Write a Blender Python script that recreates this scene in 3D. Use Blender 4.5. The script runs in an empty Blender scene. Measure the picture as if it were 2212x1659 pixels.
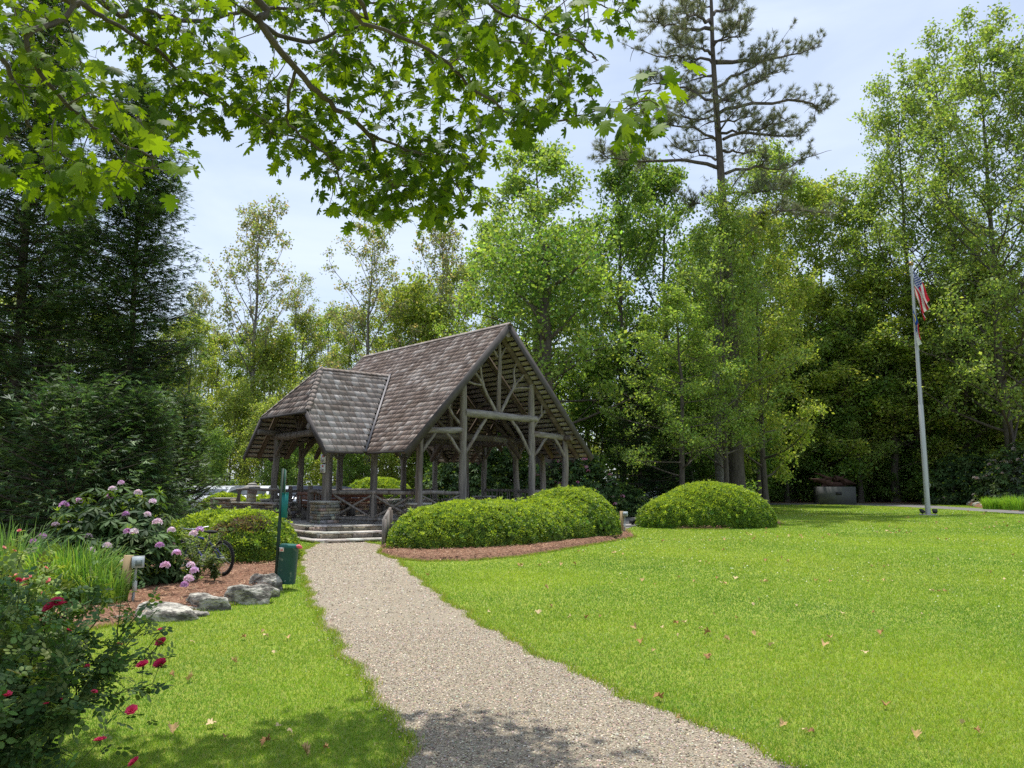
import bpy, math, random
import numpy as np
from mathutils import Vector, Matrix
from math import radians, sin, cos, pi

sc = bpy.context.scene
COL = sc.collection
# ------------------------------------------------------------------ camera
PITCH = radians(7.3); FX = 1661.0; CX, CY = 1106.0, 829.5; CAMZ = 1.6
cd = bpy.data.cameras.new('camera'); cam = bpy.data.objects.new('camera', cd); COL.objects.link(cam)
cam.location = (0, 0, CAMZ); cam.rotation_euler = (pi/2 + PITCH, 0, 0)
cd.sensor_width = 36; cd.sensor_fit = 'HORIZONTAL'; cd.lens = 36*FX/2212; cd.clip_end = 2000; cd.clip_start = 0.05
sc.camera = cam
# ------------------------------------------------------------------ sky and sun
SUN_DIR = Vector((-0.10, 0.27, 0.95)).normalized()      # towards the sun
elev = math.asin(SUN_DIR.z); az = math.atan2(SUN_DIR.x, SUN_DIR.y)
w = bpy.data.worlds.new('World'); sc.world = w; w.use_nodes = True
nt = w.node_tree; nt.nodes.clear()
out = nt.nodes.new('ShaderNodeOutputWorld'); bg = nt.nodes.new('ShaderNodeBackground')
sky = nt.nodes.new('ShaderNodeTexSky'); sky.sky_type = 'NISHITA'; sky.sun_disc = False
sky.sun_elevation = elev; sky.sun_rotation = az; sky.air_density = 1.0; sky.dust_density = 1.2; sky.ozone_density = 1.5
tc = nt.nodes.new('ShaderNodeTexCoord'); mp = nt.nodes.new('ShaderNodeMapping'); mp.inputs['Scale'].default_value = (1.0, 1.3, 3.2)
nz = nt.nodes.new('ShaderNodeTexNoise'); nz.inputs['Scale'].default_value = 1.7; nz.inputs['Detail'].default_value = 7; nz.inputs['Roughness'].default_value = 0.55; nz.inputs['Distortion'].default_value = 0.6
rp = nt.nodes.new('ShaderNodeValToRGB'); rp.color_ramp.elements[0].position = 0.33; rp.color_ramp.elements[0].color = (.36, .36, .36, 1); rp.color_ramp.elements[1].position = 0.68; rp.color_ramp.elements[1].color = (.86, .86, .86, 1)
mx = nt.nodes.new('ShaderNodeMixRGB'); mx.inputs['Color2'].default_value = (5.6, 6.3, 7.5, 1)
nt.links.new(tc.outputs['Generated'], mp.inputs['Vector']); nt.links.new(mp.outputs[0], nz.inputs['Vector'])
nt.links.new(nz.outputs['Fac'], rp.inputs['Fac']); nt.links.new(rp.outputs['Color'], mx.inputs['Fac'])
nt.links.new(sky.outputs['Color'], mx.inputs['Color1']); nt.links.new(mx.outputs['Color'], bg.inputs['Color'])
bg.inputs['Strength'].default_value = 0.10
nt.links.new(bg.outputs[0], out.inputs['Surface'])
sl = bpy.data.lights.new('sun', 'SUN'); sl.energy = 3.3; sl.angle = radians(0.6); sl.color = (1.0, 0.965, 0.90)
so = bpy.data.objects.new('sun', sl); COL.objects.link(so); so.rotation_euler = SUN_DIR.to_track_quat('Z', 'Y').to_euler(); so.location = (0, 0, 60)
sc.view_settings.view_transform = 'Standard'; sc.view_settings.look = 'None'; sc.view_settings.gamma = 1; sc.view_settings.use_curve_mapping = False
sc.view_settings.exposure = 0.7
sc.cycles.max_bounces = 8; sc.cycles.diffuse_bounces = 5; sc.cycles.glossy_bounces = 2; sc.cycles.transmission_bounces = 6; sc.cycles.transparent_max_bounces = 4
sc.cycles.use_denoising = False; sc.cycles.use_adaptive_sampling = True; sc.cycles.adaptive_threshold = 0.005; sc.cycles.sample_clamp_indirect = 4.0

# ------------------------------------------------------------------ helpers
def ray(px, py):
    a = (px-CX)/FX; b = (CY-py)/FX
    return Vector((a, cos(PITCH)-b*sin(PITCH), sin(PITCH)+b*cos(PITCH)))
def at(px, py, Y):
    r = ray(px, py); return Vector((r.x*Y/r.y, Y, CAMZ+r.z*Y/r.y))
def gnd(px, py, z=0.0):
    r = ray(px, py); t = (z-CAMZ)/r.z; return Vector((r.x*t, r.y*t, z))
def gx(px, Y):      # x of a ground point at depth Y
    y = CY + FX*math.tan(PITCH + math.atan(CAMZ/Y)); r = ray(px, y); return r.x*Y/r.y

class MB:
    def __init__(s): s.v = []; s.f = []; s.c = []; s.n = 0; s.mi = []
    def add(s, v, f, col=(1, 1, 1), mi=0):
        v = np.asarray(v, float).reshape(-1, 3); f = np.asarray(f, int)
        s.v.append(v); s.f.append(f + s.n); s.mi.append(mi)
        c = np.asarray(col, float)
        if c.ndim == 1: c = np.tile(c, (len(v), 1))
        s.c.append(c); s.n += len(v)
    def build(s, name, mat, parent=None, smooth=False, link=True):
        me = bpy.data.meshes.new(name)
        if s.n:
            V = np.concatenate(s.v); C = np.concatenate(s.c)
            li = np.concatenate([f.ravel() for f in s.f]); lt = np.concatenate([np.full(len(f), f.shape[1]) for f in s.f])
            mi = np.concatenate([np.full(len(f), m) for f, m in zip(s.f, s.mi)])
            me.vertices.add(len(V)); me.vertices.foreach_set('co', V.astype(np.float32).ravel())
            me.loops.add(len(li)); me.loops.foreach_set('vertex_index', li.astype(np.int32))
            me.polygons.add(len(lt)); me.polygons.foreach_set('loop_start', np.concatenate([[0], np.cumsum(lt)[:-1]]).astype(np.int32))
            me.polygons.foreach_set('loop_total', lt.astype(np.int32))
            me.polygons.foreach_set('material_index', mi.astype(np.int32))
            if smooth: me.polygons.foreach_set('use_smooth', np.ones(len(lt), bool))
            ca = me.color_attributes.new('Col', 'FLOAT_COLOR', 'POINT')
            ca.data.foreach_set('color', np.concatenate([C, np.ones((len(C), 1))], 1).astype(np.float32).ravel())
            me.update(calc_edges=True); me.validate()
        for m in (mat if isinstance(mat, (list, tuple)) else [mat]): me.materials.append(m)
        o = bpy.data.objects.new(name, me)
        if link: COL.objects.link(o)
        if parent is not None: o.parent = parent
        return o
def tag(o, label=None, cat=None, group=None, kind=None):
    if label: o['label'] = label
    if cat: o['category'] = cat
    if group: o['group'] = group
    if kind: o['kind'] = kind
    return o
def thing(name, label, cat, loc=(0, 0, 0), rz=0, group=None):
    o = bpy.data.objects.new(name, None); COL.objects.link(o); o.location = loc; o.rotation_euler = (0, 0, rz)
    o.empty_display_size = .2
    return tag(o, label, cat, group)
def copy_tree(o, parent=None):
    c = o.copy(); COL.objects.link(c); c.parent = parent
    for ch in [x for x in bpy.data.objects if x.parent == o]: copy_tree(ch, c)
    return c
CH = {}
def place(root, loc, rz, scale, label, group=None, used=set()):
    """first call moves the prototype itself, later calls copy it"""
    if root.name in used:
        r = root.copy(); COL.objects.link(r)
        for ch in root.children:
            c = ch.copy(); COL.objects.link(c); c.parent = r
            for g in ch.children:
                d = g.copy(); COL.objects.link(d); d.parent = c
    else:
        used.add(root.name); r = root
    r.location = loc; r.rotation_euler = (0, 0, rz); r.scale = scale if hasattr(scale, '__len__') else (scale,)*3
    r['label'] = label
    if group: r['group'] = group
    return r

BOXF = np.array([[0, 3, 2, 1], [4, 5, 6, 7], [0, 1, 5, 4], [1, 2, 6, 5], [2, 3, 7, 6], [3, 0, 4, 7]])
def box(mb, c, s, rz=0, col=(1, 1, 1), R=None, mi=0):
    c = np.array(c, float); h = np.array(s, float)/2
    v = np.array([[-1, -1, -1], [1, -1, -1], [1, 1, -1], [-1, 1, -1], [-1, -1, 1], [1, -1, 1], [1, 1, 1], [-1, 1, 1]])*h
    if R is None: R = np.array([[cos(rz), -sin(rz), 0], [sin(rz), cos(rz), 0], [0, 0, 1]])
    mb.add(v @ R.T + c, BOXF, col, mi)
def beam(mb, a, b, wd, ht, col=(1, 1, 1), up=(0, 0, 1), mi=0):
    a = np.array(a, float); b = np.array(b, float); d = b-a; L = np.linalg.norm(d); d /= L
    up = np.array(up, float); x = np.cross(d, up); x /= np.linalg.norm(x); z = np.cross(x, d)
    R = np.stack([x, d, z], 1); box(mb, (a+b)/2, (wd, L, ht), R=R, col=col, mi=mi)
def tube(mb, pts, rad, n=8, col=(1, 1, 1), cap=True, jit=0, rng=None, mi=0):
    P = np.asarray(pts, float); m = len(P); rad = np.broadcast_to(np.asarray(rad, float), (m,))
    T = np.gradient(P, axis=0); T /= np.linalg.norm(T, axis=1)[:, None]+1e-9
    ref = np.array([0, 0, 1.]) if abs(T[0][2]) < .9 else np.array([1., 0, 0])
    X = np.cross(T, ref); X /= np.linalg.norm(X, axis=1)[:, None]+1e-9
    for i in range(1, m):
        if np.dot(X[i], X[i-1]) < 0: X[i] = -X[i]
    Y = np.cross(T, X)
    a = np.arange(n)*2*pi/n
    rr = rad[:, None]*np.ones((1, n))
    if jit and rng is not None: rr = rr*(1+rng.normal(0, jit, rr.shape))
    V = P[:, None, :]+rr[..., None]*(X[:, None, :]*np.cos(a)[None, :, None]+Y[:, None, :]*np.sin(a)[None, :, None])
    i = np.arange(m-1)[:, None]*n; j = np.arange(n)[None, :]; k = (j+1) % n
    F = np.stack([i+j, i+k, i+n+k, i+n+j], -1).reshape(-1, 4)
    V = V.reshape(-1, 3)
    mb.add(V, F, col, mi)
    if cap:
        mb.add(np.vstack([V[-n:], P[-1:]]), np.array([[q, (q+1) % n, n] for q in range(n)]), col, mi)
        mb.add(np.vstack([V[:n], P[:1]]), np.array([[(q+1) % n, q, n] for q in range(n)]), col, mi)
def log(mb, a, b, r0, r1=None, rng=None, n=12, seg=None, bend=.02, col=(1, 1, 1), jit=.05):
    r1 = r0 if r1 is None else r1
    a = np.array(a, float); b = np.array(b, float); L = np.linalg.norm(b-a); seg = seg or max(5, int(L/.25))
    t = np.linspace(0, 1, seg+1)[:, None]; P = a*(1-t)+b*t
    off = rng.normal(0, 1, (2, 3))*bend
    P += np.sin(t*pi)*off[0]+np.sin(t*2*pi)*off[1]*.6
    r = (r0*(1-t)+r1*t)[:, 0]*(1+rng.normal(0, .035, seg+1))
    ends = np.array([0.0]); r[0] *= .97; r[-1] *= .93
    tube(mb, P, r, n, col, True, jit, rng)
def ellipsoid(mb, c, r, n=12, m=8, col=(1, 1, 1), noise=0, rng=None, rz=0, flat=None, fr=1.0):
    th = np.linspace(0, pi, m+1)[:, None]; ph = (np.arange(n)*2*pi/n)[None, :]
    x = np.sin(th)*np.cos(ph); y = np.sin(th)*np.sin(ph); z = np.cos(th)*np.ones_like(ph)
    V = np.stack([x, y, z], -1)
    if noise:
        s = rng.uniform(0, 10, 9)
        d = noise*(np.sin(V[..., 0]*3.1*fr+s[0])*np.sin(V[..., 1]*2.7*fr+s[1])+.6*np.sin(V[..., 2]*5.3*fr+s[2]+V[..., 0]*4*fr)*np.sin(V[..., 1]*6.1*fr+s[3])+.35*np.sin(V[..., 0]*11*fr+s[4])*np.sin(V[..., 1]*9*fr+s[5]+V[..., 2]*8*fr))
        V = V*(1+d)[..., None]
    V = V*np.array(r)
    if flat is not None: V[..., 2] = np.maximum(V[..., 2], flat)
    R = np.array([[cos(rz), -sin(rz), 0], [sin(rz), cos(rz), 0], [0, 0, 1]])
    V = V.reshape(-1, 3) @ R.T + np.array(c)
    i = np.arange(m)[:, None]*n; j = np.arange(n)[None, :]; k = (j+1) % n
    F = np.stack([i+j, i+n+j, i+n+k, i+k], -1).reshape(-1, 4)
    mb.add(V, F, col)
def rot_from(dirs, normals):
    """matrices whose Y column is dirs and Z column roughly normals"""
    y = dirs/(np.linalg.norm(dirs, axis=1)[:, None]+1e-9)
    x = np.cross(y, normals); x /= np.linalg.norm(x, axis=1)[:, None]+1e-9
    z = np.cross(x, y)
    return np.stack([x, y, z], -1)
def scatter(mb, tv, tf, P, R, S, C, mi=0):
    """batch copies of template (tv, tf) at P with rotation R, scale S, colour C"""
    tv = np.asarray(tv, float); tf = np.asarray(tf, int); N = len(P)
    if N == 0: return
    S = np.asarray(S, float)
    SV = tv[None]*(S[:, None, None] if S.ndim == 1 else S[:, None, :])
    V = np.einsum('nij,nkj->nki', R, SV)+P[:, None, :]
    F = (tf[None]+(np.arange(N)*len(tv))[:, None, None]).reshape(-1, tf.shape[1])
    mb.add(V.reshape(-1, 3), F, np.repeat(np.asarray(C), len(tv), 0), mi)
LEAF4 = (np.array([[0, 0, 0], [.34, .45, .07], [0, 1, 0], [-.34, .45, .07]]), np.array([[0, 1, 2], [0, 2, 3]]))
def half(pts):
    L = [(-x, y) for x, y in pts if x > 0]
    return pts + L[::-1]
def leaf_fan(pts, cy, curl=.25):
    p = half(pts); v = [[x, y, -curl*(x*x*1.6)-curl*.6*y*y] for x, y in p]+[[0, cy, .02]]
    n = len(p); return np.array(v), np.array([[i, (i+1) % n, n] for i in range(n)])
OAK = leaf_fan([(0, 0), (.06, .12), (.22, .08), (.30, .16), (.22, .27), (.42, .26), (.56, .36), (.50, .45), (.24, .47), (.40, .58), (.50, .74), (.40, .76), (.22, .68), (.22, .84), (.17, .93), (.09, .86), (0, 1.03)], .47)
OVAL = leaf_fan([(0, 0), (.24, .25), (.30, .5), (.20, .8), (0, 1)], .5, .3)
def randdir(rng, n):
    v = rng.normal(0, 1, (n, 3)); return v/np.linalg.norm(v, axis=1)[:, None]
def pal(rng, n, cols, var=.12, wts=None):
    cols = np.array(cols, float); i = rng.choice(len(cols), n, p=wts)
    return np.clip(cols[i]*(1+rng.normal(0, var, (n, 1)))*(1+rng.normal(0, var*.4, (n, 3))), .002, 1)
def inpoly(P, poly):
    x, y = P[:, 0], P[:, 1]; r = np.zeros(len(P), bool); n = len(poly)
    for i in range(n):
        x1, y1 = poly[i][0], poly[i][1]; x2, y2 = poly[(i+1) % n][0], poly[(i+1) % n][1]
        c = ((y1 > y) != (y2 > y)); xi = (x2-x1)*(y-y1)/((y2-y1) if y2 != y1 else 1e-9)+x1
        r ^= c & (x < xi)
    return r

# ------------------------------------------------------------------ materials
def newmat(name):
    m = bpy.data.materials.new(name); m.use_nodes = True; n = m.node_tree; p = n.nodes['Principled BSDF']; return m, n, p
def N(n, t, **k):
    o = n.nodes.new(t)
    for a, b in k.items():
        if a in o.inputs: o.inputs[a].default_value = b
        else: setattr(o, a, b)
    return o
def mat(name, col=(.5, .5, .5), rough=.7, metal=0, spec=.3, nscale=8, nvar=.3, bump=.2, bscale=30, attr=False, stretch=(1, 1, 1), dark=None, dscale=2.0, dthr=.55, bdist=.02):
    """procedural surface: base colour x attribute x noise, bump"""
    m, n, p = newmat(name)
    tc = N(n, 'ShaderNodeTexCoord'); mp_ = N(n, 'ShaderNodeMapping'); mp_.inputs['Scale'].default_value = stretch
    n.links.new(tc.outputs['Object'], mp_.inputs['Vector'])
    nz = N(n, 'ShaderNodeTexNoise', Scale=nscale, Detail=6.0, Roughness=.6); n.links.new(mp_.outputs[0], nz.inputs['Vector'])
    mr = N(n, 'ShaderNodeMapRange'); mr.inputs['From Min'].default_value = .25; mr.inputs['From Max'].default_value = .75
    mr.inputs['To Min'].default_value = 1-nvar; mr.inputs['To Max'].default_value = 1+nvar
    n.links.new(nz.outputs['Fac'], mr.inputs['Value'])
    base = N(n, 'ShaderNodeRGB'); base.outputs[0].default_value = (*col, 1); cur = base.outputs[0]
    if dark:
        n2 = N(n, 'ShaderNodeTexNoise', Scale=dscale, Detail=5.0, Roughness=.65); n.links.new(mp_.outputs[0], n2.inputs['Vector'])
        r2 = N(n, 'ShaderNodeMapRange'); r2.inputs['From Min'].default_value = dthr-.08; r2.inputs['From Max'].default_value = dthr+.08
        n.links.new(n2.outputs['Fac'], r2.inputs['Value'])
        mm = N(n, 'ShaderNodeMixRGB'); mm.inputs['Color2'].default_value = (*dark, 1)
        n.links.new(r2.outputs[0], mm.inputs['Fac']); n.links.new(cur, mm.inputs['Color1']); cur = mm.outputs[0]
    if attr:
        at_ = N(n, 'ShaderNodeAttribute', attribute_name='Col'); mu = N(n, 'ShaderNodeMixRGB', blend_type='MULTIPLY'); mu.inputs['Fac'].default_value = 1
        n.links.new(cur, mu.inputs['Color1']); n.links.new(at_.outputs['Color'], mu.inputs['Color2']); cur = mu.outputs[0]
    vm = N(n, 'ShaderNodeVectorMath', operation='SCALE'); n.links.new(cur, vm.inputs[0]); n.links.new(mr.outputs[0], vm.inputs['Scale'])
    n.links.new(vm.outputs[0], p.inputs['Base Color'])
    p.inputs['Roughness'].default_value = rough; p.inputs['Metallic'].default_value = metal; p.inputs['Specular IOR Level'].default_value = spec
    if bump:
        nb = N(n, 'ShaderNodeTexNoise', Scale=bscale, Detail=5.0); n.links.new(mp_.outputs[0], nb.inputs['Vector'])
        b = N(n, 'ShaderNodeBump', Strength=bump, Distance=bdist); n.links.new(nb.outputs['Fac'], b.inputs['Height']); n.links.new(b.outputs[0], p.inputs['Normal'])
    return m
def leafmat(name, trans=.45, tint=(1.25, 1.2, .5), rough=.5, spec=.35):
    m, n, p = newmat(name)
    a = N(n, 'ShaderNodeAttribute', attribute_name='Col')
    n.links.new(a.outputs['Color'], p.inputs['Base Color']); p.inputs['Roughness'].default_value = rough; p.inputs['Specular IOR Level'].default_value = spec
    t = N(n, 'ShaderNodeBsdfTranslucent'); mu = N(n, 'ShaderNodeMixRGB', blend_type='MULTIPLY'); mu.inputs['Fac'].default_value = 1; mu.inputs['Color2'].default_value = (*tint, 1)
    n.links.new(a.outputs['Color'], mu.inputs['Color1']); n.links.new(mu.outputs[0], t.inputs['Color'])
    mx = N(n, 'ShaderNodeMixShader'); mx.inputs['Fac'].default_value = trans
    n.links.new(p.outputs[0], mx.inputs[1]); n.links.new(t.outputs[0], mx.inputs[2])
    n.links.new(mx.outputs[0], n.nodes['Material Output'].inputs['Surface'])
    return m
M = {}
M['leaf'] = leafmat('leaf', .5, (1.5, 1.45, .6), .55, .3)
M['oakleaf'] = leafmat('oak_leaf', .5, (1.9, 1.7, .3), .6, .15)
M['needle'] = leafmat('needle', .3, (1.2, 1.25, .8), .5, .3)
M['glossleaf'] = leafmat('gloss_leaf', .28, (1.4, 1.4, .4), .6, .2)
M['shrub'] = leafmat('shrub_leaf', .4, (1.35, 1.35, .5), .5, .3)
M['petal'] = leafmat('petal', .4, (1.1, 1, 1.05), .6, .2)
M['grass'] = leafmat('grass_blade', .42, (1.3, 1.3, .5), .5, .3)
M['straw'] = leafmat('straw', .1, (1, 1, 1), .8, .1)
M['bark'] = mat('bark', (.10, .085, .07), .9, nscale=9, nvar=.45, bump=1.0, bscale=14, stretch=(1, 1, .22), bdist=.05)
M['greybark'] = mat('grey_bark', (.24, .225, .2), .9, nscale=7, nvar=.4, bump=.8, bscale=12, stretch=(1, 1, .25), dark=(.12, .11, .09), dscale=1.4, bdist=.05)
M['core'] = mat('dark_twigs', (.035, .04, .02), .95, nscale=12, nvar=.5)
M['weathered'] = mat('weathered_log', (.225, .20, .18), .85, nscale=7, nvar=.55, bump=1.0, bscale=16, stretch=(1.8, 1.8, .16), dark=(.12, .09, .07), dscale=2.2, dthr=.58, attr=True)
M['weatheredx'] = mat('weathered_log_level', (.24, .22, .205), .85, nscale=7, nvar=.5, bump=1.0, bscale=16, stretch=(.4, .4, 1.8), dark=(.13, .10, .08), dscale=1.8, dthr=.58, attr=True)
M['rafter'] = mat('rafter_timber', (.135, .105, .078), .85, nscale=5, nvar=.3, bump=.4)
M['board'] = mat('roof_board', (.34, .31, .27), .85, nscale=6, nvar=.25, attr=True, bump=.2)
M['fascia'] = mat('fascia_board', (.075, .066, .064), .8, nscale=4, nvar=.3, bump=.2)
M['shingle'] = mat('cedar_shingle', (1, 1, 1), .8, nscale=3, nvar=.14, bump=.2, bscale=60, attr=True, spec=.2, dark=(.76, .72, .68), dscale=.9)
M['underlay'] = mat('roof_underlay', (.03, .027, .025), .95)
M['metal'] = mat('valley_flashing', (.17, .16, .165), .6, metal=.3, nscale=3, nvar=.15, bump=0)
M['stone'] = mat('ledge_stone', (1, 1, 1), .85, nscale=9, nvar=.3, bump=.7, bscale=22, attr=True)
M['mortar'] = mat('mortar', (.06, .055, .05), .95)
M['concrete'] = mat('concrete', (.36, .335, .31), .9, nscale=1.8, nvar=.16, bump=.25, bscale=60, dark=(.28, .26, .24), dscale=.7)
M['rock'] = mat('lichen_rock', (.50, .47, .40), .9, nscale=14, nvar=.5, bump=1.0, bscale=14, dark=(.11, .10, .085), dscale=6, dthr=.5, bdist=.06, stretch=(1, 1, 2.2))
# ------------------------------------------------------------------ the ground
def sheet(name, pts, z, m, kind='structure'):
    me = bpy.data.meshes.new(name); me.from_pydata([(p[0], p[1], z) for p in pts], [], [list(range(len(pts)))]); me.materials.append(m)
    o = bpy.data.objects.new(name, me); COL.objects.link(o); return tag(o, kind=kind)
def groundmat(name, cols, scales, bump=.3, bscale=60, rough=.95, bdist=.01):
    m, n, p = newmat(name); tc = N(n, 'ShaderNodeTexCoord'); cur = None
    for i, (c, s) in enumerate(zip(cols, scales)):
        if cur is None:
            r = N(n, 'ShaderNodeRGB'); r.outputs[0].default_value = (*c, 1); cur = r.outputs[0]; continue
        nz = N(n, 'ShaderNodeTexNoise', Scale=s, Detail=6.0, Roughness=.65); n.links.new(tc.outputs['Object'], nz.inputs['Vector'])
        mr = N(n, 'ShaderNodeMapRange'); mr.inputs['From Min'].default_value = .4; mr.inputs['From Max'].default_value = .62; n.links.new(nz.outputs['Fac'], mr.inputs['Value'])
        mm = N(n, 'ShaderNodeMixRGB'); mm.inputs['Color2'].default_value = (*c, 1); n.links.new(mr.outputs[0], mm.inputs['Fac']); n.links.new(cur, mm.inputs['Color1']); cur = mm.outputs[0]
    n.links.new(cur, p.inputs['Base Color']); p.inputs['Roughness'].default_value = rough; p.inputs['Specular IOR Level'].default_value = .15
    nb = N(n, 'ShaderNodeTexNoise', Scale=bscale, Detail=4.0); n.links.new(tc.outputs['Object'], nb.inputs['Vector'])
    b = N(n, 'ShaderNodeBump', Strength=bump, Distance=bdist); n.links.new(nb.outputs['Fac'], b.inputs['Height']); n.links.new(b.outputs[0], p.inputs['Normal'])
    return m
M['floor_litter'] = groundmat('forest_floor', [(.10, .065, .04), (.05, .055, .02), (.16, .10, .06)], [0, .5, 6], 1, 30)
M['lawn'] = groundmat('lawn_soil', [(.20, .31, .03), (.14, .24, .03), (.26, .35, .045), (.29, .31, .06)], [0, .35, 1.3, 14], 1, 160)
M['gravel'] = groundmat('gravel', [(.44, .375, .275), (.355, .30, .22), (.57, .50, .385), (.18, .145, .105)], [0, 1.2, 50, 75], 1.0, 110, .95, .02)
M['mulch'] = groundmat('pine_straw', [(.20, .105, .065), (.12, .06, .04), (.28, .165, .105)], [0, 3, 22], 1.0, 60)
M['asphalt'] = groundmat('asphalt', [(.17, .165, .16), (.13, .125, .12), (.21, .20, .19)], [0, .8, 40], .5, 90)

big = [(-260, -60), (260, -60), (260, 320), (-260, 320)]
sheet('ground', big, 0, M['floor_litter'])
lawn_poly = [(-14, -20), (45, -20), (45, 40)] + [tuple(gnd(px, py).xy) for px, py in [(2330, 1116), (2212, 1111), (2060, 1101), (1930, 1094), (1800, 1090), (1660, 1091), (1500, 1100)]] + [(3, 31), (-2, 21), (-6, 22), (-14, 19)]
sheet('lawn', lawn_poly, .004, M['lawn'])
lawn2 = [tuple(gnd(px, py).xy) for px, py in [(2330, 1108), (2212, 1104), (2060, 1095.5), (1990, 1090.5), (2060, 1088), (2140, 1087.5), (2330, 1096)]]
o = sheet('lawn', lawn2, .004, M['lawn'])
Ledge = [(700, 1168), (655, 1190), (645, 1215), (668, 1290), (700, 1350), (752, 1430), (812, 1500), (858, 1580), (880, 1659), (900, 1760)]
Redge = [(760, 1168), (838, 1180), (862, 1212), (915, 1260), (990, 1315), (1085, 1376), (1230, 1448), (1400, 1525), (1580, 1600), (1720, 1659), (1990, 1760)]
def smooth_edge(E):
    P = [gnd(a, b).xy for a, b in E]; r = random.Random(4); outp = []
    for i in range(len(P)-1):
        n_ = max(2, int((P[i+1]-P[i]).length/.12))
        for k in range(n_):
            t = k/n_; q = P[i].lerp(P[i+1], t); outp.append((q.x+r.uniform(-.03, .03)+.035*sin(q.y*4)+.03*sin(q.y*9+1), q.y))
    outp.append(tuple(P[-1])); return outp
path_poly = smooth_edge(Ledge) + [(-1.2, 1.5), (-1.4, -4), (1.6, -4), (1.8, 1.5)] + smooth_edge(Redge)[::-1]
near = gnd(690, 1166)
path_poly = [tuple(gnd(622, 1162).xy)] + path_poly + [tuple(gnd(838, 1164).xy)]
sheet('gravel_path', path_poly, .012, M['gravel'])
walk = [tuple(gnd(a, b).xy) for a, b in [(2330, 1116), (2212, 1111), (2060, 1101), (1930, 1094), (1800, 1090), (1660, 1091), (1560, 1096), (1470, 1108), (1400, 1128), (1330, 1150), (1290, 1144), (1240, 1124), (1300, 1100), (1500, 1090), (1660, 1087), (1800, 1086.5), (1930, 1087.5), (1990, 1090.5), (2060, 1095.5), (2212, 1104), (2330, 1108)]]
sheet('walkway', walk, .009, M['asphalt'])
strip = [tuple(gnd(a, b).xy) for a, b in [(1500, 1090), (1660, 1087), (1800, 1086.5), (1930, 1087.5), (2060, 1087), (2212, 1085), (2400, 1084), (2400, 1074), (2000, 1073), (1500, 1075)]]
sheet('mulch_bed', strip, .006, M['mulch'])
sheet('parking_lot', [(-34, 29), (-12, 31), (14, 40), (16, 52), (-34, 46)], .004, M['asphalt'])
pad = [tuple(gnd(a, b).xy) for a, b in [(1335, 1147), (1392, 1132), (1352, 1126), (1310, 1138)]]
me = bpy.data.meshes.new('concrete_pad'); 
# mounded pine-straw beds
def mound(name, pts, h=.10, m=None, rings=4, inset=.35, seed=0):
    """a bed with a sloping edge and uneven top"""
    P = np.array([(p[0], p[1]) for p in pts]); c = P.mean(0); r = np.random.default_rng(seed)
    # densify
    Q = []
    for i in range(len(P)):
        a, b = P[i], P[(i+1) % len(P)]; k = max(1, int(np.linalg.norm(b-a)/.2))
        for t in range(k): Q.append(a+(b-a)*t/k+r.normal(0, .03, 2))
    Q = np.array(Q); n = len(Q); V = []; z = [.005, h*.55, h*.9, h, h*1.05]
    T = np.roll(Q, -2, 0)-np.roll(Q, 2, 0); T /= np.linalg.norm(T, axis=1)[:, None]+1e-9; nrm = np.stack([-T[:, 1], T[:, 0]], 1)
    area = .5*np.sum(Q[:, 0]*np.roll(Q[:, 1], -1)-np.roll(Q[:, 0], -1)*Q[:, 1])
    if area < 0: nrm = -nrm
    for i in range(3):
        d = [0, .12, .3][i]; V.append(np.column_stack([Q+nrm*d, np.full(n, z[i])+(r.normal(0, .012, n) if i else 0)]))
    V = np.concatenate(V); F = []
    for i in range(2):
        for j in range(n): F.append((i*n+j, i*n+(j+1) % n, (i+1)*n+(j+1) % n, (i+1)*n+j))
    F.append(tuple(range(2*n, 3*n)))
    me = bpy.data.meshes.new(name); me.from_pydata(V.tolist(), [], F); me.materials.append(m or M['mulch']); o = bpy.data.objects.new(name, me); COL.objects.link(o)
    tag(o, kind='structure'); return o
bed_left = [tuple(gnd(a, b).xy) for a, b in [(-60, 1385), (150, 1368), (300, 1345), (400, 1330), (470, 1313), (560, 1300), (588, 1278), (600, 1254), (640, 1228), (636, 1200), (600, 1176)]] + [(-8.5, 22), (-14, 22), (-17, 12), (-9, 7)]
bed_hedge = [tuple(gnd(a, b).xy) for a, b in [(818, 1196), (850, 1208), (920, 1214), (1020, 1212), (1130, 1203), (1230, 1186), (1320, 1171), (1372, 1161), (1350, 1146), (1290, 1128), (1000, 1135), (840, 1168)]]
bed_mound = [tuple(gnd(a, b).xy) for a, b in [(1378, 1138), (1470, 1144), (1560, 1144), (1650, 1140), (1692, 1133), (1650, 1120), (1400, 1120)]]
bed_right = [tuple(gnd(a, b).xy) for a, b in [(2086, 1091), (2110, 1096), (2150, 1101), (2212, 1105), (2330, 1109), (2330, 1092), (2150, 1088)]]
mound('mulch_bed', bed_left, .10, seed=1); mound('mulch_bed', bed_hedge, .13, seed=2); mound('mulch_bed', bed_mound, .12, seed=3)
mound('mulch_bed', bed_right, .25, seed=4)
BEDS = [bed_left, bed_hedge, bed_mound, bed_right]

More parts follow.
